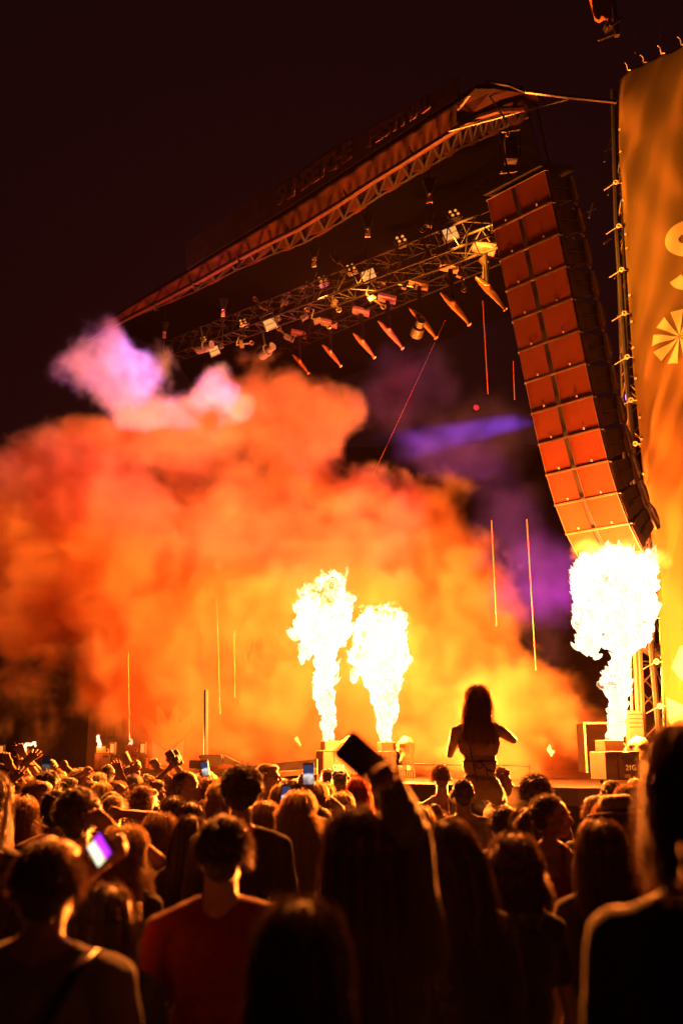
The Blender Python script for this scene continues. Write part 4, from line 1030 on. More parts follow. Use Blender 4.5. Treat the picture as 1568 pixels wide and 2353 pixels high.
# rear lattice seen between loudspeakers and banner
for k, (x0, y0, x1, y1) in enumerate(((1387, 372, 1403, 318), (1427, 412, 1414, 395), (1395, 448, 1409, 410), (1410, 640, 1424, 618), (1417, 725, 1425, 740), (1423, 820, 1432, 837), (1300, 488, 1312, 480), (1352, 500, 1361, 468), (1300, 561, 1316, 545), (1386, 560, 1400, 548))):
    m = MB(); a, b = P(x0, y0, 17.6), P(x1, y1, 17.6); m.tube((0, 0, 0), b - a, .018); m.tube((b - a) * .5 + Vector((-.08, 0, -.03)), (b - a) * .5 + Vector((.10, 0, .05)), .010)
    o = m.build('brace_rod', M_ALU); o.location = a; tag(o, 'short bright brace rod in the dark gap beside the banner, ' + ORD[sorted([372, 412, 448, 640, 725, 820, 488, 500, 561, 560]).index(y0)] + ' from the top', 'rod', 'brace rods beside the banner')
# hanging wires
for k, (x0, y0, x1, y1, Y, r_, lb) in enumerate(((1108, 690, 1120, 905, 16.5, .006, 'thin red wire hanging below the largest moving lamp'), (1178, 830, 1181, 918, 16.5, .006, 'short red wire hanging close to the loudspeaker column'), (1128, 1195, 1140, 1438, 17.5, .006, 'thin orange wire rising out of the smoke, left of a pair'), (1209, 1193, 1230, 1540, 17, .006, 'long thin orange wire rising out of the smoke, right of a pair'),
        (1022, 735, 838, 1130, 17.5, .0016, 'hair thin slanting wire crossing the red smoke'), (590, 900, 712, 1100, 18.5, .0015, 'hair thin wire slanting through the upper smoke'), (498, 1380, 506, 1640, 19.5, .003, 'faint upright wire inside the left smoke'), (295, 1500, 298, 1700, 21, .003, 'faint upright wire above the far flame machine'), (538, 1450, 540, 1600, 19.5, .002, 'faintest upright wire inside the left smoke'))):
    m = MB(); a, b = P(x0, y0, Y), P(x1, y1, Y); m.path([Vector(), (b - a) * .5 + Vector((0, 0, -.01)), b - a], r_, 6); o = m.build('hanging_wire', mat('wire_orange', (.6, .2, .08), .4) if 'wire_orange' not in bpy.data.materials else bpy.data.materials['wire_orange']); o.location = a; tag(o, lb, 'wire')
m = MB(); m.ring((0, 0, 0), .03, .02); m.box((0, 0, 0), (.05, .03, .06)); o = m.build('marker_lamp', glow('red_marker', (1, .02, .03), .9)); o.location = P(1093, 936, 16.5); tag(o, 'tiny red lamp hanging in the dark gap', 'lamp')
# orange cloth and pole right at the top
tp_ = empty('tower_top', P(1385, 30, 15), 0, 'orange lit cloth and dark pole at the very top above the banner', 'tower top'); to = tuple(tp_.location)
m = MB(); rows = []
for j in range(7):
    t = j / 6; rows.append([Pl(1345 + 22 * t + (62 - 12 * t) * i / 6, -20 + 68 * t + 4 * math.sin(i * 1.9), 15 + .12 * math.sin(i * 2.1 + j), to) for i in range(7)])
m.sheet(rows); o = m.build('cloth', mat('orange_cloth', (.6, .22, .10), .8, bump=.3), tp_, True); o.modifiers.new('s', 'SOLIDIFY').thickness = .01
m = MB(); m.tube(Pl(1404, -30, 14.9, to), Pl(1416, 82, 14.9, to), .05); m.tube(Pl(1400, 60, 14.8, to), Pl(1428, 40, 14.8, to), .03); m.build('pole', M_BLACK, tp_)
m = MB(); m.box(Pl(1400, 60, 15.1, to), (.22, .15, .10), Matrix.Rotation(R(-30), 3, 'Y')); m.tube(Pl(1372, 92, 15, to), Pl(1424, 72, 14.9, to), .03); m.build('bracket', M_ALU, tp_, bevel=.01)
for x0, y0, x1, y1 in ((1515, 83, 1527, 38), (1458, 122, 1470, 75)):
    m = MB(); a, b = P(x0, y0, 16), P(x1, y1, 16); m.tube((0, 0, 0), b - a, .010); o = m.build('guy_rod', M_PLATE); o.location = a; tag(o, 'brighter thin rod above the top lacing of the banner' if x0 > 1500 else 'dimmer thin rod left of the brighter one above the banner', 'rod', 'rods above the banner')

# ---------------------------------------------------------------- flame machines and stage kit
M_MACH = mat('machine_paint', (.075, .045, .035), .45, var=.3, vscale=6, bump=.15); M_WRAP = mat('cover_cloth', (.28, .19, .12), .8, bump=.5, bscale=10, var=.2, vscale=5)
def machine(px, Y, w, label, yaw=18, text=None, wrap=True, nozw=.55, hpx=61, toppx=1730):
    k = Y / FOC; h = hpx * k; c = P(px, toppx + hpx, Y); r = empty('flame_machine', c, R(yaw), label, 'flame machine', 'flame machines on the stage edge'); W = w * k
    m = MB(); m.box((0, .0, h / 2), (W, W * .7, h)); m.build('case', M_MACH, r, bevel=.012)
    m = MB(); m.box((-W * .12, 0, h + h * .2), (W * nozw, W * .45, h * .4)); m.build('burner_head', M_MACH, r, bevel=.008)
    m = MB(); m.tube((-W * .12, 0, h * 1.4), (-W * .12, 0, h * 1.46), W * .1, n=14); m.build('nozzle', M_STEEL, r)
    m = MB(); m.box((-W * .14, -W * .352, h * .5), (.012, .008, h * .96)); m.box((W * .2, -W * .353, h * .8), (W * .38, .01, h * .16)); m.box((0, -W * .353, h * .97), (W, .01, .015)); m.build('panel_seam', M_STEEL, r)
    m = MB(); m.ring((W * .28, 0, h + .06), .05, .014); m.box((W * .1, -W * .36, h * .13), (.1, .02, .05)); m.build('handle', M_RAIL, r)
    m = MB()
    for x in (-.42, .42): m.tube((x * W, 0, 0), (x * W, 0, -.05), .025)
    m.build('foot', M_BLACK, r)
    if text:
        for t_, dx, dz, sz in text:
            me = text_mesh(t_, sz * k, .002, .002); me.materials.append(M_BADGE); o = bpy.data.objects.new('printed_mark', me); COL.objects.link(o); o.parent = r; o.location = (dx * W, -W * .352 - .006, h * dz); o.rotation_euler = (R(90), 0, 0)
    return r
machine(1413, 14.8, 88, 'dark boxy flame machine under the big flame at the right', 20, [('21G', .22, .42, 16)])
machine(768, 20.2, 72, 'flame machine with printed marks under the taller middle flame', 20, [('Q14', .0, .28, 15), ('Q.', -.05, .14, 13)], hpx=51, toppx=1727)
machine(895, 19.6, 62, 'flame machine under the shorter middle flame', 20, None, hpx=51, toppx=1729)
machine(234, 27.8, 34, 'small far flame machine with a flickering flame, left one of a pair', 12, None, hpx=37, toppx=1732, nozw=.6)
machine(300, 26.8, 34, 'small far flame machine with pale marked panel, right one of a pair', 12, None, hpx=37, toppx=1730)
machine(58, 28.5, 34, 'small far flame machine at the left edge behind raised hands', 12, None, hpx=34, toppx=1735)
for px, py0, py1, w, Y, lb in ((1468, 1707, 1772, 40, 14.9, 'tall drum wrapped in pale creased cloth beside the right flame machine'), (933, 1706, 1756, 36, 19.4, 'drum wrapped in pale creased cloth right of the middle flames'), (802, 1704, 1750, 34, 20.4, 'drum wrapped in pale cloth between the two middle flames')):
    k = Y / FOC; c = P(px, py1, Y); r = empty('wrapped_drum', c, 0, lb, 'drum', 'cloth wrapped drums on the stage edge'); h = (py1 - py0) * k; b_ = Blob()
    b_.chain([Vector((0, 0, .08)), Vector((0, 0, h - .08))], [w * k * .40, w * k * .5]); b_.ell((0, 0, h * .9), (w * k * .52, w * k * .45, .09)); me = b_.skin(.022, 2)
    displace(me, lambda co, no: co + no * ((fbm(co * 8 + px, 3) - .5) * .10 + (1 - np.abs(2 * fbm(co * np.array([9, 9, 5]) + 3, 2) - 1)) * .02)[:, None]); link('cover', me, M_WRAP, r, True)
    m = MB(); m.tube((0, 0, -.02), (0, 0, -.10), w * k * .5, n=16); 
    for i in range(7): m.tube((w * k * (i / 6 - .5) * .9, -w * k * .2, -.08), (w * k * (i / 6 - .5) * .9, -w * k * .2, -.24), .014)
    m.build('stand', M_RAIL, r)
# small flames on the far machines
for px, py, pts, lb in ((228, 1720, [(228, 1716, 3.4), (229, 1708, 4), (226, 1700, 3.6), (224, 1693, 3), (227, 1690, 2)], 'small upright flame on the far machine'), (299, 1715, [(299, 1713, 4), (300, 1708, 3), (303, 1703, 2.4), (302, 1698, 1.5)], 'tiny curled flame on the far machine right of the first'),
                    (64, 1727, [(57, 1724, 3.4), (57, 1716, 3.6), (62, 1710, 4), (69, 1710, 3.4), (76, 1708, 3.6), (82, 1706, 3), (82, 1713, 2)], 'bent ribbon of flame above raised hands at the left edge')):
    Y = 27.5; r = empty('flame', P(px, py, Y), 0, lb, 'flame', 'small flames at the far side'); b_ = Blob(); o0 = Vector(r.location)
    for a, b2 in zip(pts, pts[1:]): b_.limb(P(a[0], a[1], Y) - o0, P(b2[0], b2[1], Y) - o0, a[2] * Y / FOC, b2[2] * Y / FOC)
    me = b_.skin(.012, 1); displace(me, lambda co, no: co + no * ((fbm(co * 14, 3) - .5) * .07)[:, None]); at = me.attributes.new('burn', 'FLOAT', 'POINT'); at.data.foreach_set('value', np.full(len(me.vertices), .6, np.float32))
    link('fire_body', me, M_FLAME, r, True); lamp('fire_light', P(px, py - 8, Y), 60, FIRE, .15, r)
# PAR cans on the far deck, wedge, mast, drum kit parts, LED grid, road case
M_PAR = glow('amber_lamp_face', (1, .3, .05), .8)
for px, py, lb in ((257, 1722, 'small lit amber lamp right of the first far flame'), (327, 1722, 'small lit amber lamp right of the second far flame'), (3, 1722, 'small dim amber lamp at the left picture edge')):
    r = empty('floor_lamp', P(px, py + 10, 22 if px > 100 else 27.5), 0, lb, 'lamp', 'amber floor lamps at the far side'); m = MB(); m.box((0, .06, .12), (.14, .12, .26)); m.build('housing', M_BLACK, r, bevel=.01); m = MB(); m.box((0, -.005, .12), (.08, .02, .18)); m.build('lamp_face', M_PAR, r)
    if px > 100: lamp('lamp_light', Vector(r.location) + Vector((0, -.12, .12)), 42000, FIRE, .15, r, 'SPOT', (-.3, 5, 1.4), 70, .6)
for k, px in enumerate((265, 272, 279, 286, 336, 344, 352)):
    m = MB(); m.tube((0, 0, 0), (0, 0, .22), .05, n=10); m.tube((0, 0, .22), (0, 0, .25), .09, n=12); o = m.build('small_canister', M_RAIL); o.location = P(px, 1764, 26.5); tag(o, 'small metal canister on the far stage deck, ' + ORD[k] + ' from the left', 'canister', 'canisters on the far deck')
def boxes(name, label, cat, px, py, w, h, Y, dep, m_, yaw=0):
    k = Y / FOC; m = MB(); m.box((0, dep / 2, h * k / 2), (w * k, dep, h * k)); o = m.build(name, m_, None, bevel=.015); o.location = P(px, py, Y); o.rotation_euler = (0, 0, R(yaw)); return tag(o, label, cat)
ds = empty('dark_riser', P(280, 1775, 29.5), 0, 'tall dark equipment rack behind the far flame machines', 'rack'); m = MB(); m.box((0, .4, .85), (2.1, .8, 1.7)); m.build('body', M_BLACK, ds, bevel=.02); m = MB()
for i in range(6): m.box((-.7 + .28 * i, -.01, 1.2), (.2, .02, .35))
m.build('panel', M_MACH, ds)
ms = empty('mast', P(473, 1742, 20.5), 0, 'slim black upright mast on a dark foot left of the middle flames', 'mast'); m = MB(); m.tube((0, 0, 0), (-.04, 0, 1.35), .045); m.build('pole', M_BLACK, ms); m = MB(); m.box((0, 0, .03), (.25, .25, .06)); m.build('foot', M_BLACK, ms)
wg = MB(); wg.prism([(-.22, 0), (.25, 0), (.20, .2), (-.18, .2)], 0, .3); wg.prism([(.25, .01), (.62, .01), (.27, .18)], .02, .28); o = wg.build('floor_monitor', M_BLACK); o.location = P(483, 1757, 20.2); tag(o, 'low black wedge shaped floor loudspeaker at the foot of the mast', 'loudspeaker')
em = empty('stage_ornament', P(383, 1756, 24), 0, 'large cup shaped ornament in the haze with dull violet light painted on', 'ornament'); m = MB(); m.prism([(-.34, 0), (.34, 0), (.36, .55), (.12, .34), (0, .28), (-.12, .34), (-.36, .55)], 0, .12); m.build('cup', mat('painted_violet_glow', (.30, .14, .42), .6), em)  # purple light on the cup is painted into its base colour
for k, an in enumerate((-40, -15, 10, 35)):
    m = MB(); q = Matrix.Rotation(R(an), 3, 'Y'); pts = [(-.02, .0), (-.17, .5), (-.06, 1.05), (.05, .95), (.13, .5), (.03, 0)]; m.prism([((q @ Vector((a, 0, b)))[0], (q @ Vector((a, 0, b)))[2] + .35) for a, b in pts], .14 + .03 * k, .16 + .03 * k); m.build('petal', mat('ornament_petal', (.30, .12, .08), .7) if 'ornament_petal' not in bpy.data.materials else bpy.data.materials['ornament_petal'], em)
lg = empty('led_grid', P(1462, 1700, 15.8), 0, 'small dark rack with rows of glowing dots behind the right flame', 'rack'); m = MB(); m.box((0, .1, .15), (.24, .2, .6)); m.build('body', M_BLACK, lg, bevel=.01); m = MB()
for i in range(4):
    for j in range(7): m.box((-.095 + .031 * j, -.008, .2 + .065 * i), (.014, .01, .018))
m.build('dots', glow('rack_dots', (1, .3, .06), .7), lg); lamp('lamp_light', P(1462, 1655, 15.3), 60000, FIRE, .15, lg, 'SPOT', (-.4, 4, 1.2), 58, .7)  # spot added at the rack to rim the crowd in place of flame light
rc = empty('road_case', P(1402, 1772, 17.6), 0, 'tall road case with metal edges behind the right flame machine', 'case'); m = MB(); m.box((0, .3, .4), (.82, .6, .82)); m.build('body', mat('case_board', (.005, .0022, .0012), .8, spec=.04, var=.2), rc); m = MB()
for x in (-.41, .41): m.box((x, -.005, .4), (.03, .02, .84))
m.box((0, -.006, .81), (.85, .02, .03)); m.build('edge_rail', M_RAIL, rc)
# railing seen faintly in the smoke, low pale boxes
rl_ = empty('stage_rail', P(1160, 1756, 18.2), 0, 'low horizontal rail faint in the bright smoke right of the girl', 'rail'); m = MB(); m.tube((-1.6, .2, 0), (.45, 0, -.02), .016); m.tube((-.3, .1, 0), (-.3, .1, -.3), .014); m.tube((.42, 0, 0), (.42, 0, -.3), .014); m.build('bar', M_ALU, rl_)
m = MB(); m.add([(0, 0, 0), (.09, .02, -.16), (.13, .0, -.13), (.05, .03, .04)], [(0, 1, 2, 3)]); o = m.build('confetti', M_BADGE); o.modifiers.new('s', 'SOLIDIFY').thickness = .004; o.location = P(676, 1697, 19); tag(o, 'pale scrap of paper in the air left of the middle flames', 'paper', 'falling paper scraps')
m = MB(); m.add([(0, 0, 0), (.07, .02, -.11), (.13, .0, -.03), (.08, .03, -.0), (.05, 0, .08)], [(0, 1, 2, 3, 4)]); o = m.build('confetti', M_BADGE); o.modifiers.new('s', 'SOLIDIFY').thickness = .004; o.location = P(1255, 1722, 17); tag(o, 'pale scrap of paper in the bright smoke right of the girl', 'paper', 'falling paper scraps')
# violet moving lamps behind the loudspeakers, shining left through the haze
def violet(px, py, Y, aim, label, power, ang, col):
    r = empty('violet_lamp', P(px, py, Y), 0, label, 'stage lamp', 'violet lamps behind the loudspeakers'); m = MB()
    d = (Vector(aim) - Vector(r.location)).normalized(); m.tube(d * -.22, d * .0, .13, n=16); m.tube(d * -.25, d * -.4, .09, n=12); m.build('housing', M_BLACK, r); m = MB(); m.tube(d * .002, d * .012, .11, n=16); m.build('lens', glow('violet_lens', (.45, .28, 1), 3) if 'violet_lens' not in bpy.data.materials else bpy.data.materials['violet_lens'], r)
    m = MB(); m.tube(d * -.15 + Vector((0, .2, 0)), Vector((0, .2, .6)), .025); m.build('yoke', M_STEEL, r)
    lamp('violet_light', Vector(r.location) + d * .05, power, col, .08, r, 'SPOT', aim, ang, .5)
violet(1441, 915, 18.2, P(920, 1025, 18.4), 'violet lamp glinting between loudspeakers and banner, throwing a beam left', 34000, 9, (.80, .22, .75))
violet(1475, 1478, 17.5, P(1240, 1330, 18.6), 'violet lamp low behind the right flame', 22000, 50, (1.0, .02, .28))
violet(455, 800, 20.3, P(240, 860, 22), 'violet lamp at the far truss end lighting the upper left smoke', 1100, 52, (1.0, .42, .80))
violet(600, 815, 20.0, P(450, 930, 21.8), 'magenta tinted lamp at the far truss end above the smoke', 1500, 44, (1.0, .07, .26))
violet(955, 770, 19.2, P(900, 930, 21), 'small red beam lamp half hidden behind the third blade lamp', 3500, 40, (1.0, .03, .01))

# ---------------------------------------------------------------- the crowd, near to far
PR = person
def sc_mat():
    m = bpy.data.materials.new('phone_screen'); m.use_nodes = True; nt = m.node_tree; nt.nodes.remove(nt.nodes['Principled BSDF'])
    tc = nt.nodes.new('ShaderNodeTexCoord'); n = nt.nodes.new('ShaderNodeTexNoise'); n.inputs['Scale'].default_value = 14; nt.links.new(tc.outputs['Object'], n.inputs['Vector'])
    sx = nt.nodes.new('ShaderNodeSeparateXYZ'); nt.links.new(tc.outputs['Object'], sx.inputs[0])
    ma = nt.nodes.new('ShaderNodeMath'); ma.operation = 'MULTIPLY_ADD'; ma.inputs[1].default_value = -7; nt.links.new(sx.outputs['Z'], ma.inputs[0]); nt.links.new(n.outputs[0], ma.inputs[2])
    r = nt.nodes.new('ShaderNodeValToRGB'); r.color_ramp.elements[0].position = .38; r.color_ramp.elements[0].color = (.04, .05, .12, 1); r.color_ramp.elements[1].position = .5; r.color_ramp.elements[1].color = (.75, .72, .85, 1)
    e = r.color_ramp.elements.new(.62); e.color = (.9, .82, .75, 1); e = r.color_ramp.elements.new(.95); e.color = (.25, .16, .16, 1)
    nt.links.new(ma.outputs[0], r.inputs[0]); em = nt.nodes.new('ShaderNodeEmission'); nt.links.new(r.outputs[0], em.inputs[0]); em.inputs[1].default_value = .65
    nt.links.new(em.outputs[0], nt.nodes['Material Output'].inputs['Surface']); m.cycles.emission_sampling = 'NONE'; return m
M_SCREEN = sc_mat(); M_DIM = sc_mat()
for q_ in M_DIM.node_tree.nodes:
    if q_.type == 'EMISSION': q_.inputs[1].default_value = .07
def phone(px, py, Y, ang, label, screen=True, yaw=0, w=.074, h=.150, col=None, nod=0):
    r = empty('phone', P(px, py, Y), 0, label, 'phone', 'phones held up by the crowd'); r.rotation_euler = (R(nod), R(ang), -R(yaw))
    m = MB()
    pts = []
    for cx, cz, a0 in ((1, 1, 0), (-1, 1, 90), (-1, -1, 180), (1, -1, 270)):
        for q in (0, 45, 90): pts.append((cx * (w / 2 - .010) + .010 * math.cos(R(a0 + q)), cz * (h / 2 - .010) + .010 * math.sin(R(a0 + q))))
    m.prism(pts, 0, .009); m.build('phone_case', M_BLACKPL, r)
    if screen:
        m = MB(); m.box((0, -.0015, -.001), (w - .010, .002, h - .026)); m.build('screen', col or M_SCREEN, r)
        m = MB(); m.box((0, -.001, h / 2 - .008), (.014, .002, .003)); m.build('earpiece', M_RAIL, r)
    else:
        m = MB(); m.box((-w * .25, .011, h * .36), (.022, .004, .026)); m.build('camera_bump', M_BLACKPL, r)
    return r

# -- foreground, out of focus
PR(118, 1912, 2.75, 'blurred man with short hair, dark strap across his shirt, at the lower left', yaw=8, hy=-6, shirt='grey', hcol='brown', detail=2, build=1.08, hs=1.02, strap=True)
PR(246, 2022, 3.15, 'short dark haired person half hidden right behind the blurred man, phone held up', yaw=-5, male=False, style='bob', L=.14, hcol='black', shirt='navy', detail=1, la=(226, 1990, 3.3, 'hold', (-1, 0, -.3)))
PR(512, 1862, 3.35, 'blurred man in a red shirt, head rimmed orange on its right, left of centre', yaw=-4, shirt='red', hcol='black', detail=2, style='short', beard=True)
PR(690, 2052, 2.15, 'dark round head of a woman with long hair at the bottom centre', yaw=-6, male=False, style='long', L=.40, hcol='black', shirt='black', detail=2, n=2200)
PR(822, 1846, 2.75, 'woman with long dark hair and one arm raising a phone high, centre', yaw=4, male=False, style='long', L=.48, hcol='black', shirt='black', detail=2, n=2200, ra=(884, 1806, 2.58, 'hold', (.25, 1, -.3)), skin=1, sleeve=1, hs=.95, armk=1.3)
PR(1034, 1876, 3.5, 'woman with very long dark hair slanting rightward, just right of the raised arm', yaw=-8, roll=-8, male=False, style='long', L=.62, wave=.02, hcol='black', shirt='black', detail=2, n=2200)
PR(1172, 1914, 3.8, 'person with wavy chin length dark hair and rimmed shoulder, lower right of centre', yaw=-14, male=False, style='wavy', L=.13, wave=.012, hcol='black', shirt='black', sleeve=.3, detail=2)
PR(1376, 1880, 4.0, 'woman with smooth long dark hair, directly in front of the hat wearer', yaw=6, male=False, style='long', L=.36, hcol='black', shirt='black', detail=2, n=2000)
PR(1592, 1648, 2.0, 'very large dark figure of a tall man cut by the right picture edge', yaw=-6, shirt='black', style='bob', L=.16, hcol='black', detail=2, hs=1.1, build=.86, skin=1)
PR(-22, 1762, 4.1, 'tall dark long haired figure cut by the left picture edge', yaw=6, male=False, style='long', L=.45, hcol='black', shirt='black', detail=1)
PR(292, 1896, 4.6, 'woman with long wavy fair hair glowing down her right side, behind the blurred phone', yaw=18, hy=10, male=False, style='wavy', L=.50, wave=.03, hcol='blonde', shirt='black', detail=2, n=2000)
PR(187, 1813, 5.0, 'man with bushy curly dark hair left of the fair haired woman', yaw=10, style='curly', hcol='black', shirt='black', detail=2, ra=(262, 1905, 4.8, 'relax', (1, -.2, 0)))
PR(557, 1755, 5.2, 'tall person with a big oval mass of dark hair standing out above the crowd', yaw=0, style='afro', hcol='black', shirt='black', detail=2, bulk=.92)
phone(832, 1744, 2.6, -50, 'dark phone seen from behind, held high in silhouette by the woman in the centre', False, yaw=0, w=.080, h=.135)
M_BOKEH = sc_mat(); 
for n_q in M_BOKEH.node_tree.nodes:
    if n_q.type == 'VALTORGB':
        for e_, c_ in zip(n_q.color_ramp.elements, ((.5, .03, .9, 1), (1, .75, .15, 1), (.9, .95, .5, 1), (.95, .9, .75, 1))): e_.color = c_
    if n_q.type == 'TEX_NOISE': n_q.inputs['Scale'].default_value = 22
    if n_q.type == 'EMISSION': n_q.inputs[1].default_value = 1.1
phone(229, 1952, 3.0, 55, 'brightly lit phone screen, blurred violet yellow and white, at the left', True, yaw=10, col=M_BOKEH, nod=42, h=.13)
# -- middle distance, right half
g_, ga, gb, gd = PR(1095, 1576, 7.95, 'long haired girl with a bare back sitting on shoulders high above the crowd', yaw=4, hy=6, male=False, style='long', L=.33, wave=.010, hcol='brown', shirt=None, trousers='tan', detail=2, H=1.66, lift=.735, sit=True, build=1.13, skin=0, n=1900,
   la=(1066, 1672, 8.22, 'open', (-.6, -.5, -.9)), ra=(1122, 1655, 8.22, 'hold', (.85, -.5, -.75)), armk=1.1)
m = MB(); z_ = .655 * 1.66                                   # halter: band, neck cord, bow
pts = [Vector((.132 * math.cos(a), .100 * math.sin(a) - .0, z_)) for a in [i * 2 * math.pi / 24 for i in range(25)]]; m.path(pts, .006, 6); m.build('halter_band', CLOTH['black'], g_)
m = MB(); m.path([Vector((-.075, -.095, .82 * 1.66)), Vector((-.082, -.118, .74 * 1.66)), Vector((-.06, -.115, z_)), Vector((-.03, -.12, .56 * 1.66))], .006, 6); m.path([Vector((.0, -.108, z_)), Vector((.045, -.125, z_ - .06)), Vector((.05, -.13, z_ - .14))], .006, 6); m.ring((-.01, -.112, z_ - .03), .025, .005, (0, 1, .1)); m.build('cord', CLOTH['black'], g_)
b_ = Blob(); b_.ell((0, 0, .56 * 1.66), (.142, .112, .085)); b_.ell((0, -.0, .61 * 1.66), (.128, .102, .04)); me = b_.skin(.012, 2); displace(me, lambda co, no: co + no * ((fbm(co * np.array([12, 12, 22]), 3) - .5) * .05)[:, None]); link('waist_cloth', me, CLOTH['tan'], g_, True)
g_['label'] = 'long haired girl with a bare back sitting on shoulders high above the crowd'
PR(1144, 1757, 8.3, 'curly haired man in profile carrying the girl on his shoulders', yaw=78, style='curly', hcol='brown', shirt='white', detail=2, bulk=.8)
PR(1013, 1751, 9.1, 'short haired man in a pale sleeveless top left of the raised girl', yaw=6, style='short', hcol='brown', shirt='white', sleeve=0, neckline=.79, detail=2)
PR(1061, 1784, 7.3, 'man with cropped dark hair and a pale shirt just under the girl', yaw=-6, hy=12, style='buzz', hcol='black', shirt='grey', detail=2)
PR(1228, 1781, 7.6, 'man with a broad mop of dark hair right of the girl', yaw=4, style='curly', hcol='black', shirt='black', detail=2, bulk=1.06)
PR(1258, 1820, 5.6, 'bare shouldered woman in profile with a ponytail, facing right', yaw=28, hy=88, male=False, style='pony', L=.30, hcol='black', shirt='red', sleeve=0, neckline=.76, detail=2, tail=-1, skin=1)
PR(1366, 1822, 6.6, 'person with short tousled hair left of the hat', yaw=-8, style='short', hcol='brown', shirt='black', detail=1)
PR(1408, 1836, 5.4, 'person wearing a pale brimmed hat with a dark band and earrings, facing right', yaw=35, hy=80, male=False, style='bob', L=.14, hcol='brown', shirt='red', sleeve=.3, detail=2, hat=8, pitch=4)
PR(1442, 1800, 6.2, 'woman with long smooth brown hair glowing at its right edge, behind the hat wearer', yaw=2, male=False, style='long', L=.46, hcol='brown', shirt='tan', detail=2, n=1800)
PR(1400, 1788, 8.2, 'dark haired head peeping up below the right flame machine', yaw=10, style='short', hcol='black', shirt='black', detail=1)
PR(962, 1848, 6.3, 'person with smooth fair short hair right of the raised arm', yaw=-10, male=False, style='bob', L=.08, hcol='fair', shirt='black', detail=1)
PR(1002, 1842, 7.4, 'person with a messy knot of hair between two shirts', yaw=30, male=False, style='bun', hcol='brown', shirt='black', detail=1)
PR(1205, 1850, 6.0, 'dark clad shoulder of a person left of the ponytail woman', yaw=-5, male=False, style='bob', L=.15, hcol='black', shirt='black', detail=1)
# -- middle distance, left half
PR(90, 1789, 7.0, 'man with dark glasses and swept short hair in profile, facing right at the left', yaw=40, hy=62, style='short', hcol='fair', shirt='black', glasses=True, detail=2)
PR(58, 1829, 6.4, 'woman with long fair hair at the left edge beneath the man with glasses', yaw=10, male=False, style='wavy', L=.36, wave=.02, hcol='fair', shirt='black', detail=1, n=1200)
PR(333, 1803, 7.3, 'man with tight curls and a long bare neck looking right', yaw=15, hy=28, style='curly', hcol='brown', shirt='black', detail=2, bulk=.72)
PR(425, 1767, 8.0, 'bearded man with cropped hair in profile facing right', yaw=15, hy=72, style='buzz', hcol='black', shirt='black', beard=True, detail=2)
PR(356, 1786, 8.6, 'young man with a fringe in profile, behind the curly haired man', yaw=50, hy=78, style='short', hcol='brown', shirt='black', detail=2)
PR(308, 1775, 9.0, 'person in a smooth round knitted cap', yaw=5, style='none', beanie=True, shirt='grey', detail=1)
PR(486, 1786, 8.2, 'woman with loose waves of light brown hair filming with a small phone', yaw=25, male=False, style='wavy', L=.25, wave=.02, hcol='fair', shirt='tan', detail=2, la=(488, 1850, 8.0, 'hold', (-1, 0, -1)))
PR(616, 1751, 9.5, 'person with a blond mop and glasses looking right, above the stage lip', yaw=30, hy=62, style='short', hcol='blonde', shirt='tan', glasses=True, detail=2)
PR(646, 1799, 8.6, 'woman with smooth blonde hair left of the phone filmer', yaw=-10, male=False, style='long', L=.22, hcol='blonde', shirt='white', detail=1)
PR(694, 1787, 7.5, 'dark haired person holding a bright phone straight up', yaw=8, style='short', hcol='black', shirt='black', detail=2, ra=(716, 1808, 7.2, 'hold', (1, -.1, -.3)))
PR(686, 1817, 5.8, 'woman with long wavy lit hair falling down her right side, centre', yaw=-14, male=False, style='wavy', L=.42, wave=.03, hcol='blonde', shirt='red', sleeve=.2, detail=2, n=1900)
PR(612, 1838, 6.4, 'woman with straight fair hair between the tall dark head and the phone', yaw=8, male=False, style='wavy', L=.30, wave=.015, hcol='fair', shirt='black', detail=1, n=1200)
PR(820, 1786, 9.0, 'person with bright red hair beside the raised arm', yaw=-25, male=False, style='wavy', L=.2, wave=.01, hcol='red', shirt='black', detail=2)
PR(786, 1818, 8.0, 'person with short fair hair left of the red haired one', yaw=10, male=False, style='bob', L=.08, hcol='blonde', shirt='black', detail=1)
PR(745, 1798, 9.0, 'woman with pale loose hair right of the bright phone', yaw=40, male=False, style='wavy', L=.18, wave=.02, hcol='blonde', shirt='white', detail=1)
PR(440, 1869, 5.5, 'woman with long straight dark hair, lower left of centre', yaw=4, male=False, style='long', L=.40, hcol='black', shirt='black', detail=2, n=1500)
PR(370, 1866, 5.8, 'woman with wavy hair glowing at its right, left of the straight haired one', yaw=12, male=False, style='wavy', L=.32, wave=.025, hcol='fair', shirt='black', detail=2, n=1500)
PR(402, 1827, 7.0, 'dark haired head tucked under the bearded man', yaw=20, male=False, style='bob', L=.1, hcol='black', shirt='black', detail=1)
PR(436, 1838, 6.7, 'small head with dark bob right under the woman filming', yaw=-10, male=False, style='bob', L=.12, hcol='black', shirt='black', detail=1)
PR(478, 1832, 7.4, 'short haired head behind the rim lit man, beside a small phone', yaw=12, style='short', hcol='brown', shirt='black', detail=1)
PR(262, 1822, 6.9, 'person in a tan top with one elbow bent out, left of the curly man', yaw=-10, style='short', hcol='fair', shirt='tan', detail=1, ra=(285, 1868, 6.7, 'fist', (1, 0, .3)))
PR(735, 1850, 6.2, 'dark short haired head right of the wavy haired woman', yaw=0, style='short', hcol='black', shirt='black', detail=1)
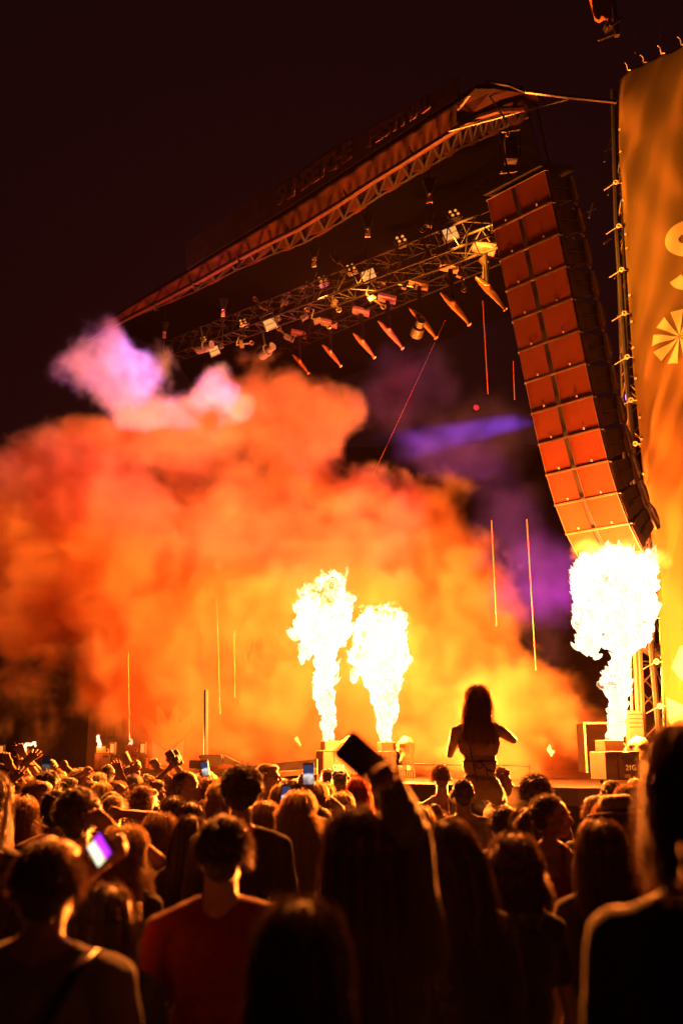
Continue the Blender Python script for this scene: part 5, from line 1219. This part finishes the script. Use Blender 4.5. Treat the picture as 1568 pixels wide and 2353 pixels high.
# -- far rows at the left, hands up
PR(132, 1762, 10.0, 'bald looking man with sunglasses far left, face turned right', yaw=30, hy=60, style='buzz', hcol='fair', shirt='tan', glasses=True, detail=2)
PR(76, 1771, 9.0, 'dark curly head under the raised hands at the left', yaw=5, style='curly', hcol='black', shirt='black', detail=1, bulk=.9, ra=(60, 1742, 8.8, 'open', (1, 0, 0)))
PR(157, 1781, 8.6, 'dark tousled head right of the man with sunglasses', yaw=20, style='short', hcol='black', shirt='black', detail=1)
PR(196, 1764, 9.4, 'woman with her head thrown back in profile, finger pointing up beside her', yaw=50, hy=70, pitch=-22, male=False, style='wavy', L=.2, wave=.02, hcol='fair', shirt='tan', detail=2, la=(192, 1775, 9.2, 'point', (-1, 0, -.3)))
PR(236, 1796, 8.3, 'woman with pale straight hair in the left crowd', yaw=-10, male=False, style='long', L=.2, hcol='blonde', shirt='white', detail=1)
PR(270, 1791, 8.8, 'small fair haired head left of the knitted cap', yaw=10, male=False, style='long', L=.15, hcol='fair', shirt='tan', detail=1)
PR(378, 1780, 9.6, 'small blonde head right of the knitted cap', yaw=0, male=False, style='bob', L=.1, hcol='blonde', shirt='white', detail=1)
PR(212, 1790, 9.1, 'dark haired head under the thrown back one', yaw=10, style='short', hcol='brown', shirt='grey', detail=1)
ARMS = [(28, 1752, 8.2, (22, 1810), 'relax', 'hand with bracelets raised at the left edge'), (52, 1748, 8.6, (48, 1800), 'open', 'open hand raised beside the bent flame ribbon'), (77, 1747, 9.0, (98, 1778), 'v', 'two finger sign raised at the left'),
        (20, 1790, 7.6, (20, 1840), 'open', 'low open hand at the left edge'), (156, 1756, 9.6, (160, 1785), 'fist', 'raised fist with a wristband'), (112, 1770, 8.6, (118, 1830), 'hold', 'raised hand gripping a phone at the left'),
        (281, 1772, 9.0, (284, 1830), 'open', 'spread hand beside the raised cup'), (302, 1765, 9.2, (286, 1815), 'hold', 'hand holding a pale cup high'), (368, 1758, 9.4, (356, 1790), 'relax', 'loosely raised hand left of two phones'),
        (392, 1752, 9.3, (388, 1800), 'hold', 'pair of hands raised round a pale phone, left one'), (404, 1750, 9.5, (398, 1800), 'hold', 'hand gripping a slanted pale phone'), (258, 1815, 7.6, (262, 1850), 'point', 'single finger pointing up in the left crowd'),
        (470, 1762, 9.6, (468, 1790), 'fist', 'hand with a bracelet holding a phone sideways'), (660, 1800, 10, (656, 1820), 'fist', 'knuckles just above the heads left of the bright phone'), (62, 1766, 8.8, (55, 1820), 'relax', 'hand with rings at the far left')]
for k, (hx, hy_, Y, (sx, sy), pose, lb) in enumerate(ARMS):
    # each belongs to a mostly hidden person whose head is just below the shoulder line of those in front
    top_ = max(sy - 18, 1775 + 4 * (10 - Y)); side = 1 if k % 2 == 0 else -1
    PR(sx + (-18 if side > 0 else 18), top_, Y, 'mostly hidden person with a ' + lb if lb[0] in 'aeiou' else 'mostly hidden person, ' + lb, yaw=(k * 37) % 30 - 15, male=bool(k % 3), style=('short', 'long', 'curly')[k % 3], L=.2, hcol=('brown', 'fair', 'black')[k % 3], shirt=('black', 'tan', 'grey', 'white')[k % 4], detail=2, n=350, bulk=.8,
       **{('ra' if side > 0 else 'la'): (hx, hy_ + 10, Y - .1, pose, (side, -.2, -.3))})
phone(107, 1757, 8.45, 4, 'phone held upright in the left crowd, its screen dark with a lit edge', True, yaw=-25, col=M_DIM)
phone(708, 1779, 7.1, 0, 'bright phone screen held straight up, showing the smoke', True, w=.078, h=.155)
phone(656, 1828, 6.9, 6, 'phone with a pale blue screen low beside the wavy haired woman', True, yaw=-35)
phone(490, 1859, 7.3, 3, 'dark phone with a lit rim below the woman filming', True, yaw=-20, w=.11, h=.085, col=M_DIM)
phone(452, 1756, 9.4, 92, 'phone held sideways above the bearded man', False, yaw=15)
phone(471, 1766, 9.3, -12, 'small bright phone beside the sideways one', True, yaw=20)
phone(394, 1742, 9.2, -32, 'pale phone tilted left in raised hands', False, yaw=10)
phone(406, 1741, 9.4, -28, 'second pale phone tilted left, right of the first', False, yaw=10)
cp = empty('cup', P(291, 1745, 9.2), 0, 'pale plastic cup raised slantwise above the left crowd', 'cup'); cp.rotation_euler = (0, R(-32), 0); m = MB(); m.tube((0, 0, -.06), (0, 0, .06), .032, .042, n=16); m.build('cup_body', CLOTH['white'], cp); m = MB(); m.ring((0, 0, .06), .042, .003, (0, 0, 1), 16); m.build('rim', CLOTH['white'], cp)
# -- fillers: the rows packed between
rf = random.Random(11)
kinds = [('short', 'black', True, 'short dark hair'), ('long', 'brown', False, 'long brown hair'), ('wavy', 'fair', False, 'loose fair hair'), ('curly', 'black', True, 'dark curls'), ('long', 'blonde', False, 'long blonde hair'), ('bob', 'brown', False, 'a brown bob'), ('buzz', 'black', True, 'cropped hair')]
tops = ['black', 'grey', 'tan', 'navy', 'red', 'white']
spots = []
for row, (Y, n_) in enumerate(((10.5, 15), (11.6, 17), (12.8, 19), (9.7, 12), (7.2, 7), (6.2, 5))):
    for i in range(n_): spots.append((Y, -40 + (1640 + 0) * (i + .5 + rf.uniform(-.3, .3)) / n_))
cnt = 0; rowc = {}
spots = [s_ for s_ in spots if not (s_[0] > 7 and 830 < s_[1] < 1420)]
for Y, px in spots:
    st, hc_, ml, nm = kinds[rf.randrange(len(kinds))]; hgt = rf.uniform(1.60, 1.80) if ml else rf.uniform(1.50, 1.68)
    if Y < 7: hgt -= .14; hgt = max(1.46, hgt)
    if 1000 < px < 1400 and Y > 9: hgt -= .10; hgt = max(1.47, hgt)
    top_ = 1738 + (CAM_Z - hgt) / Y * FOC
    sh_ = tops[rf.randrange(6)]
    rowname = {10.5: 'third row from stage', 11.6: 'second row from stage', 12.8: 'row nearest stage', 9.7: 'fourth row from stage', 7.2: 'middle of the crowd', 6.2: 'nearer half of the crowd'}[Y]
    rk = rowc[Y] = rowc.get(Y, 0) + 1
    side = 'far left' if px < 250 else 'left' if px < 560 else 'centre left' if px < 784 else 'centre right' if px < 1000 else 'right' if px < 1300 else 'far right'
    PR(px, top_, Y, f'person with {nm}, {sh_} top, {ORD[rk - 1]} from left in {rowname}', yaw=rf.uniform(-20, 20), hy=rf.uniform(-30, 40), male=ml, style=st, hcol=hc_, L=rf.uniform(.15, .35), wave=.015 if st == 'wavy' else 0, shirt=sh_, skin=rf.randrange(3), detail=0 if Y > 9 else 1, bulk=.85)
print('people', len(PEOPLE), 'script time', time.time() - T0)

# ---------------------------------------------------------------- thin haze in the night air
hb = MB(); hb.box((0, 17, 9), (44, 50, 20.5)); hz_ = bpy.data.materials.new('haze'); hz_.use_nodes = True; nt = hz_.node_tree; nt.nodes.remove(nt.nodes['Principled BSDF'])
pv = nt.nodes.new('ShaderNodeVolumePrincipled'); pv.inputs['Color'].default_value = (1, .7, .66, 1); pv.inputs['Density'].default_value = .00003; pv.inputs['Anisotropy'].default_value = .35
nt.links.new(pv.outputs[0], nt.nodes['Material Output'].inputs['Volume'])
tag(hb.build('haze', hz_), 'thin haze filling the air over the crowd and stage', 'haze', kind='stuff')
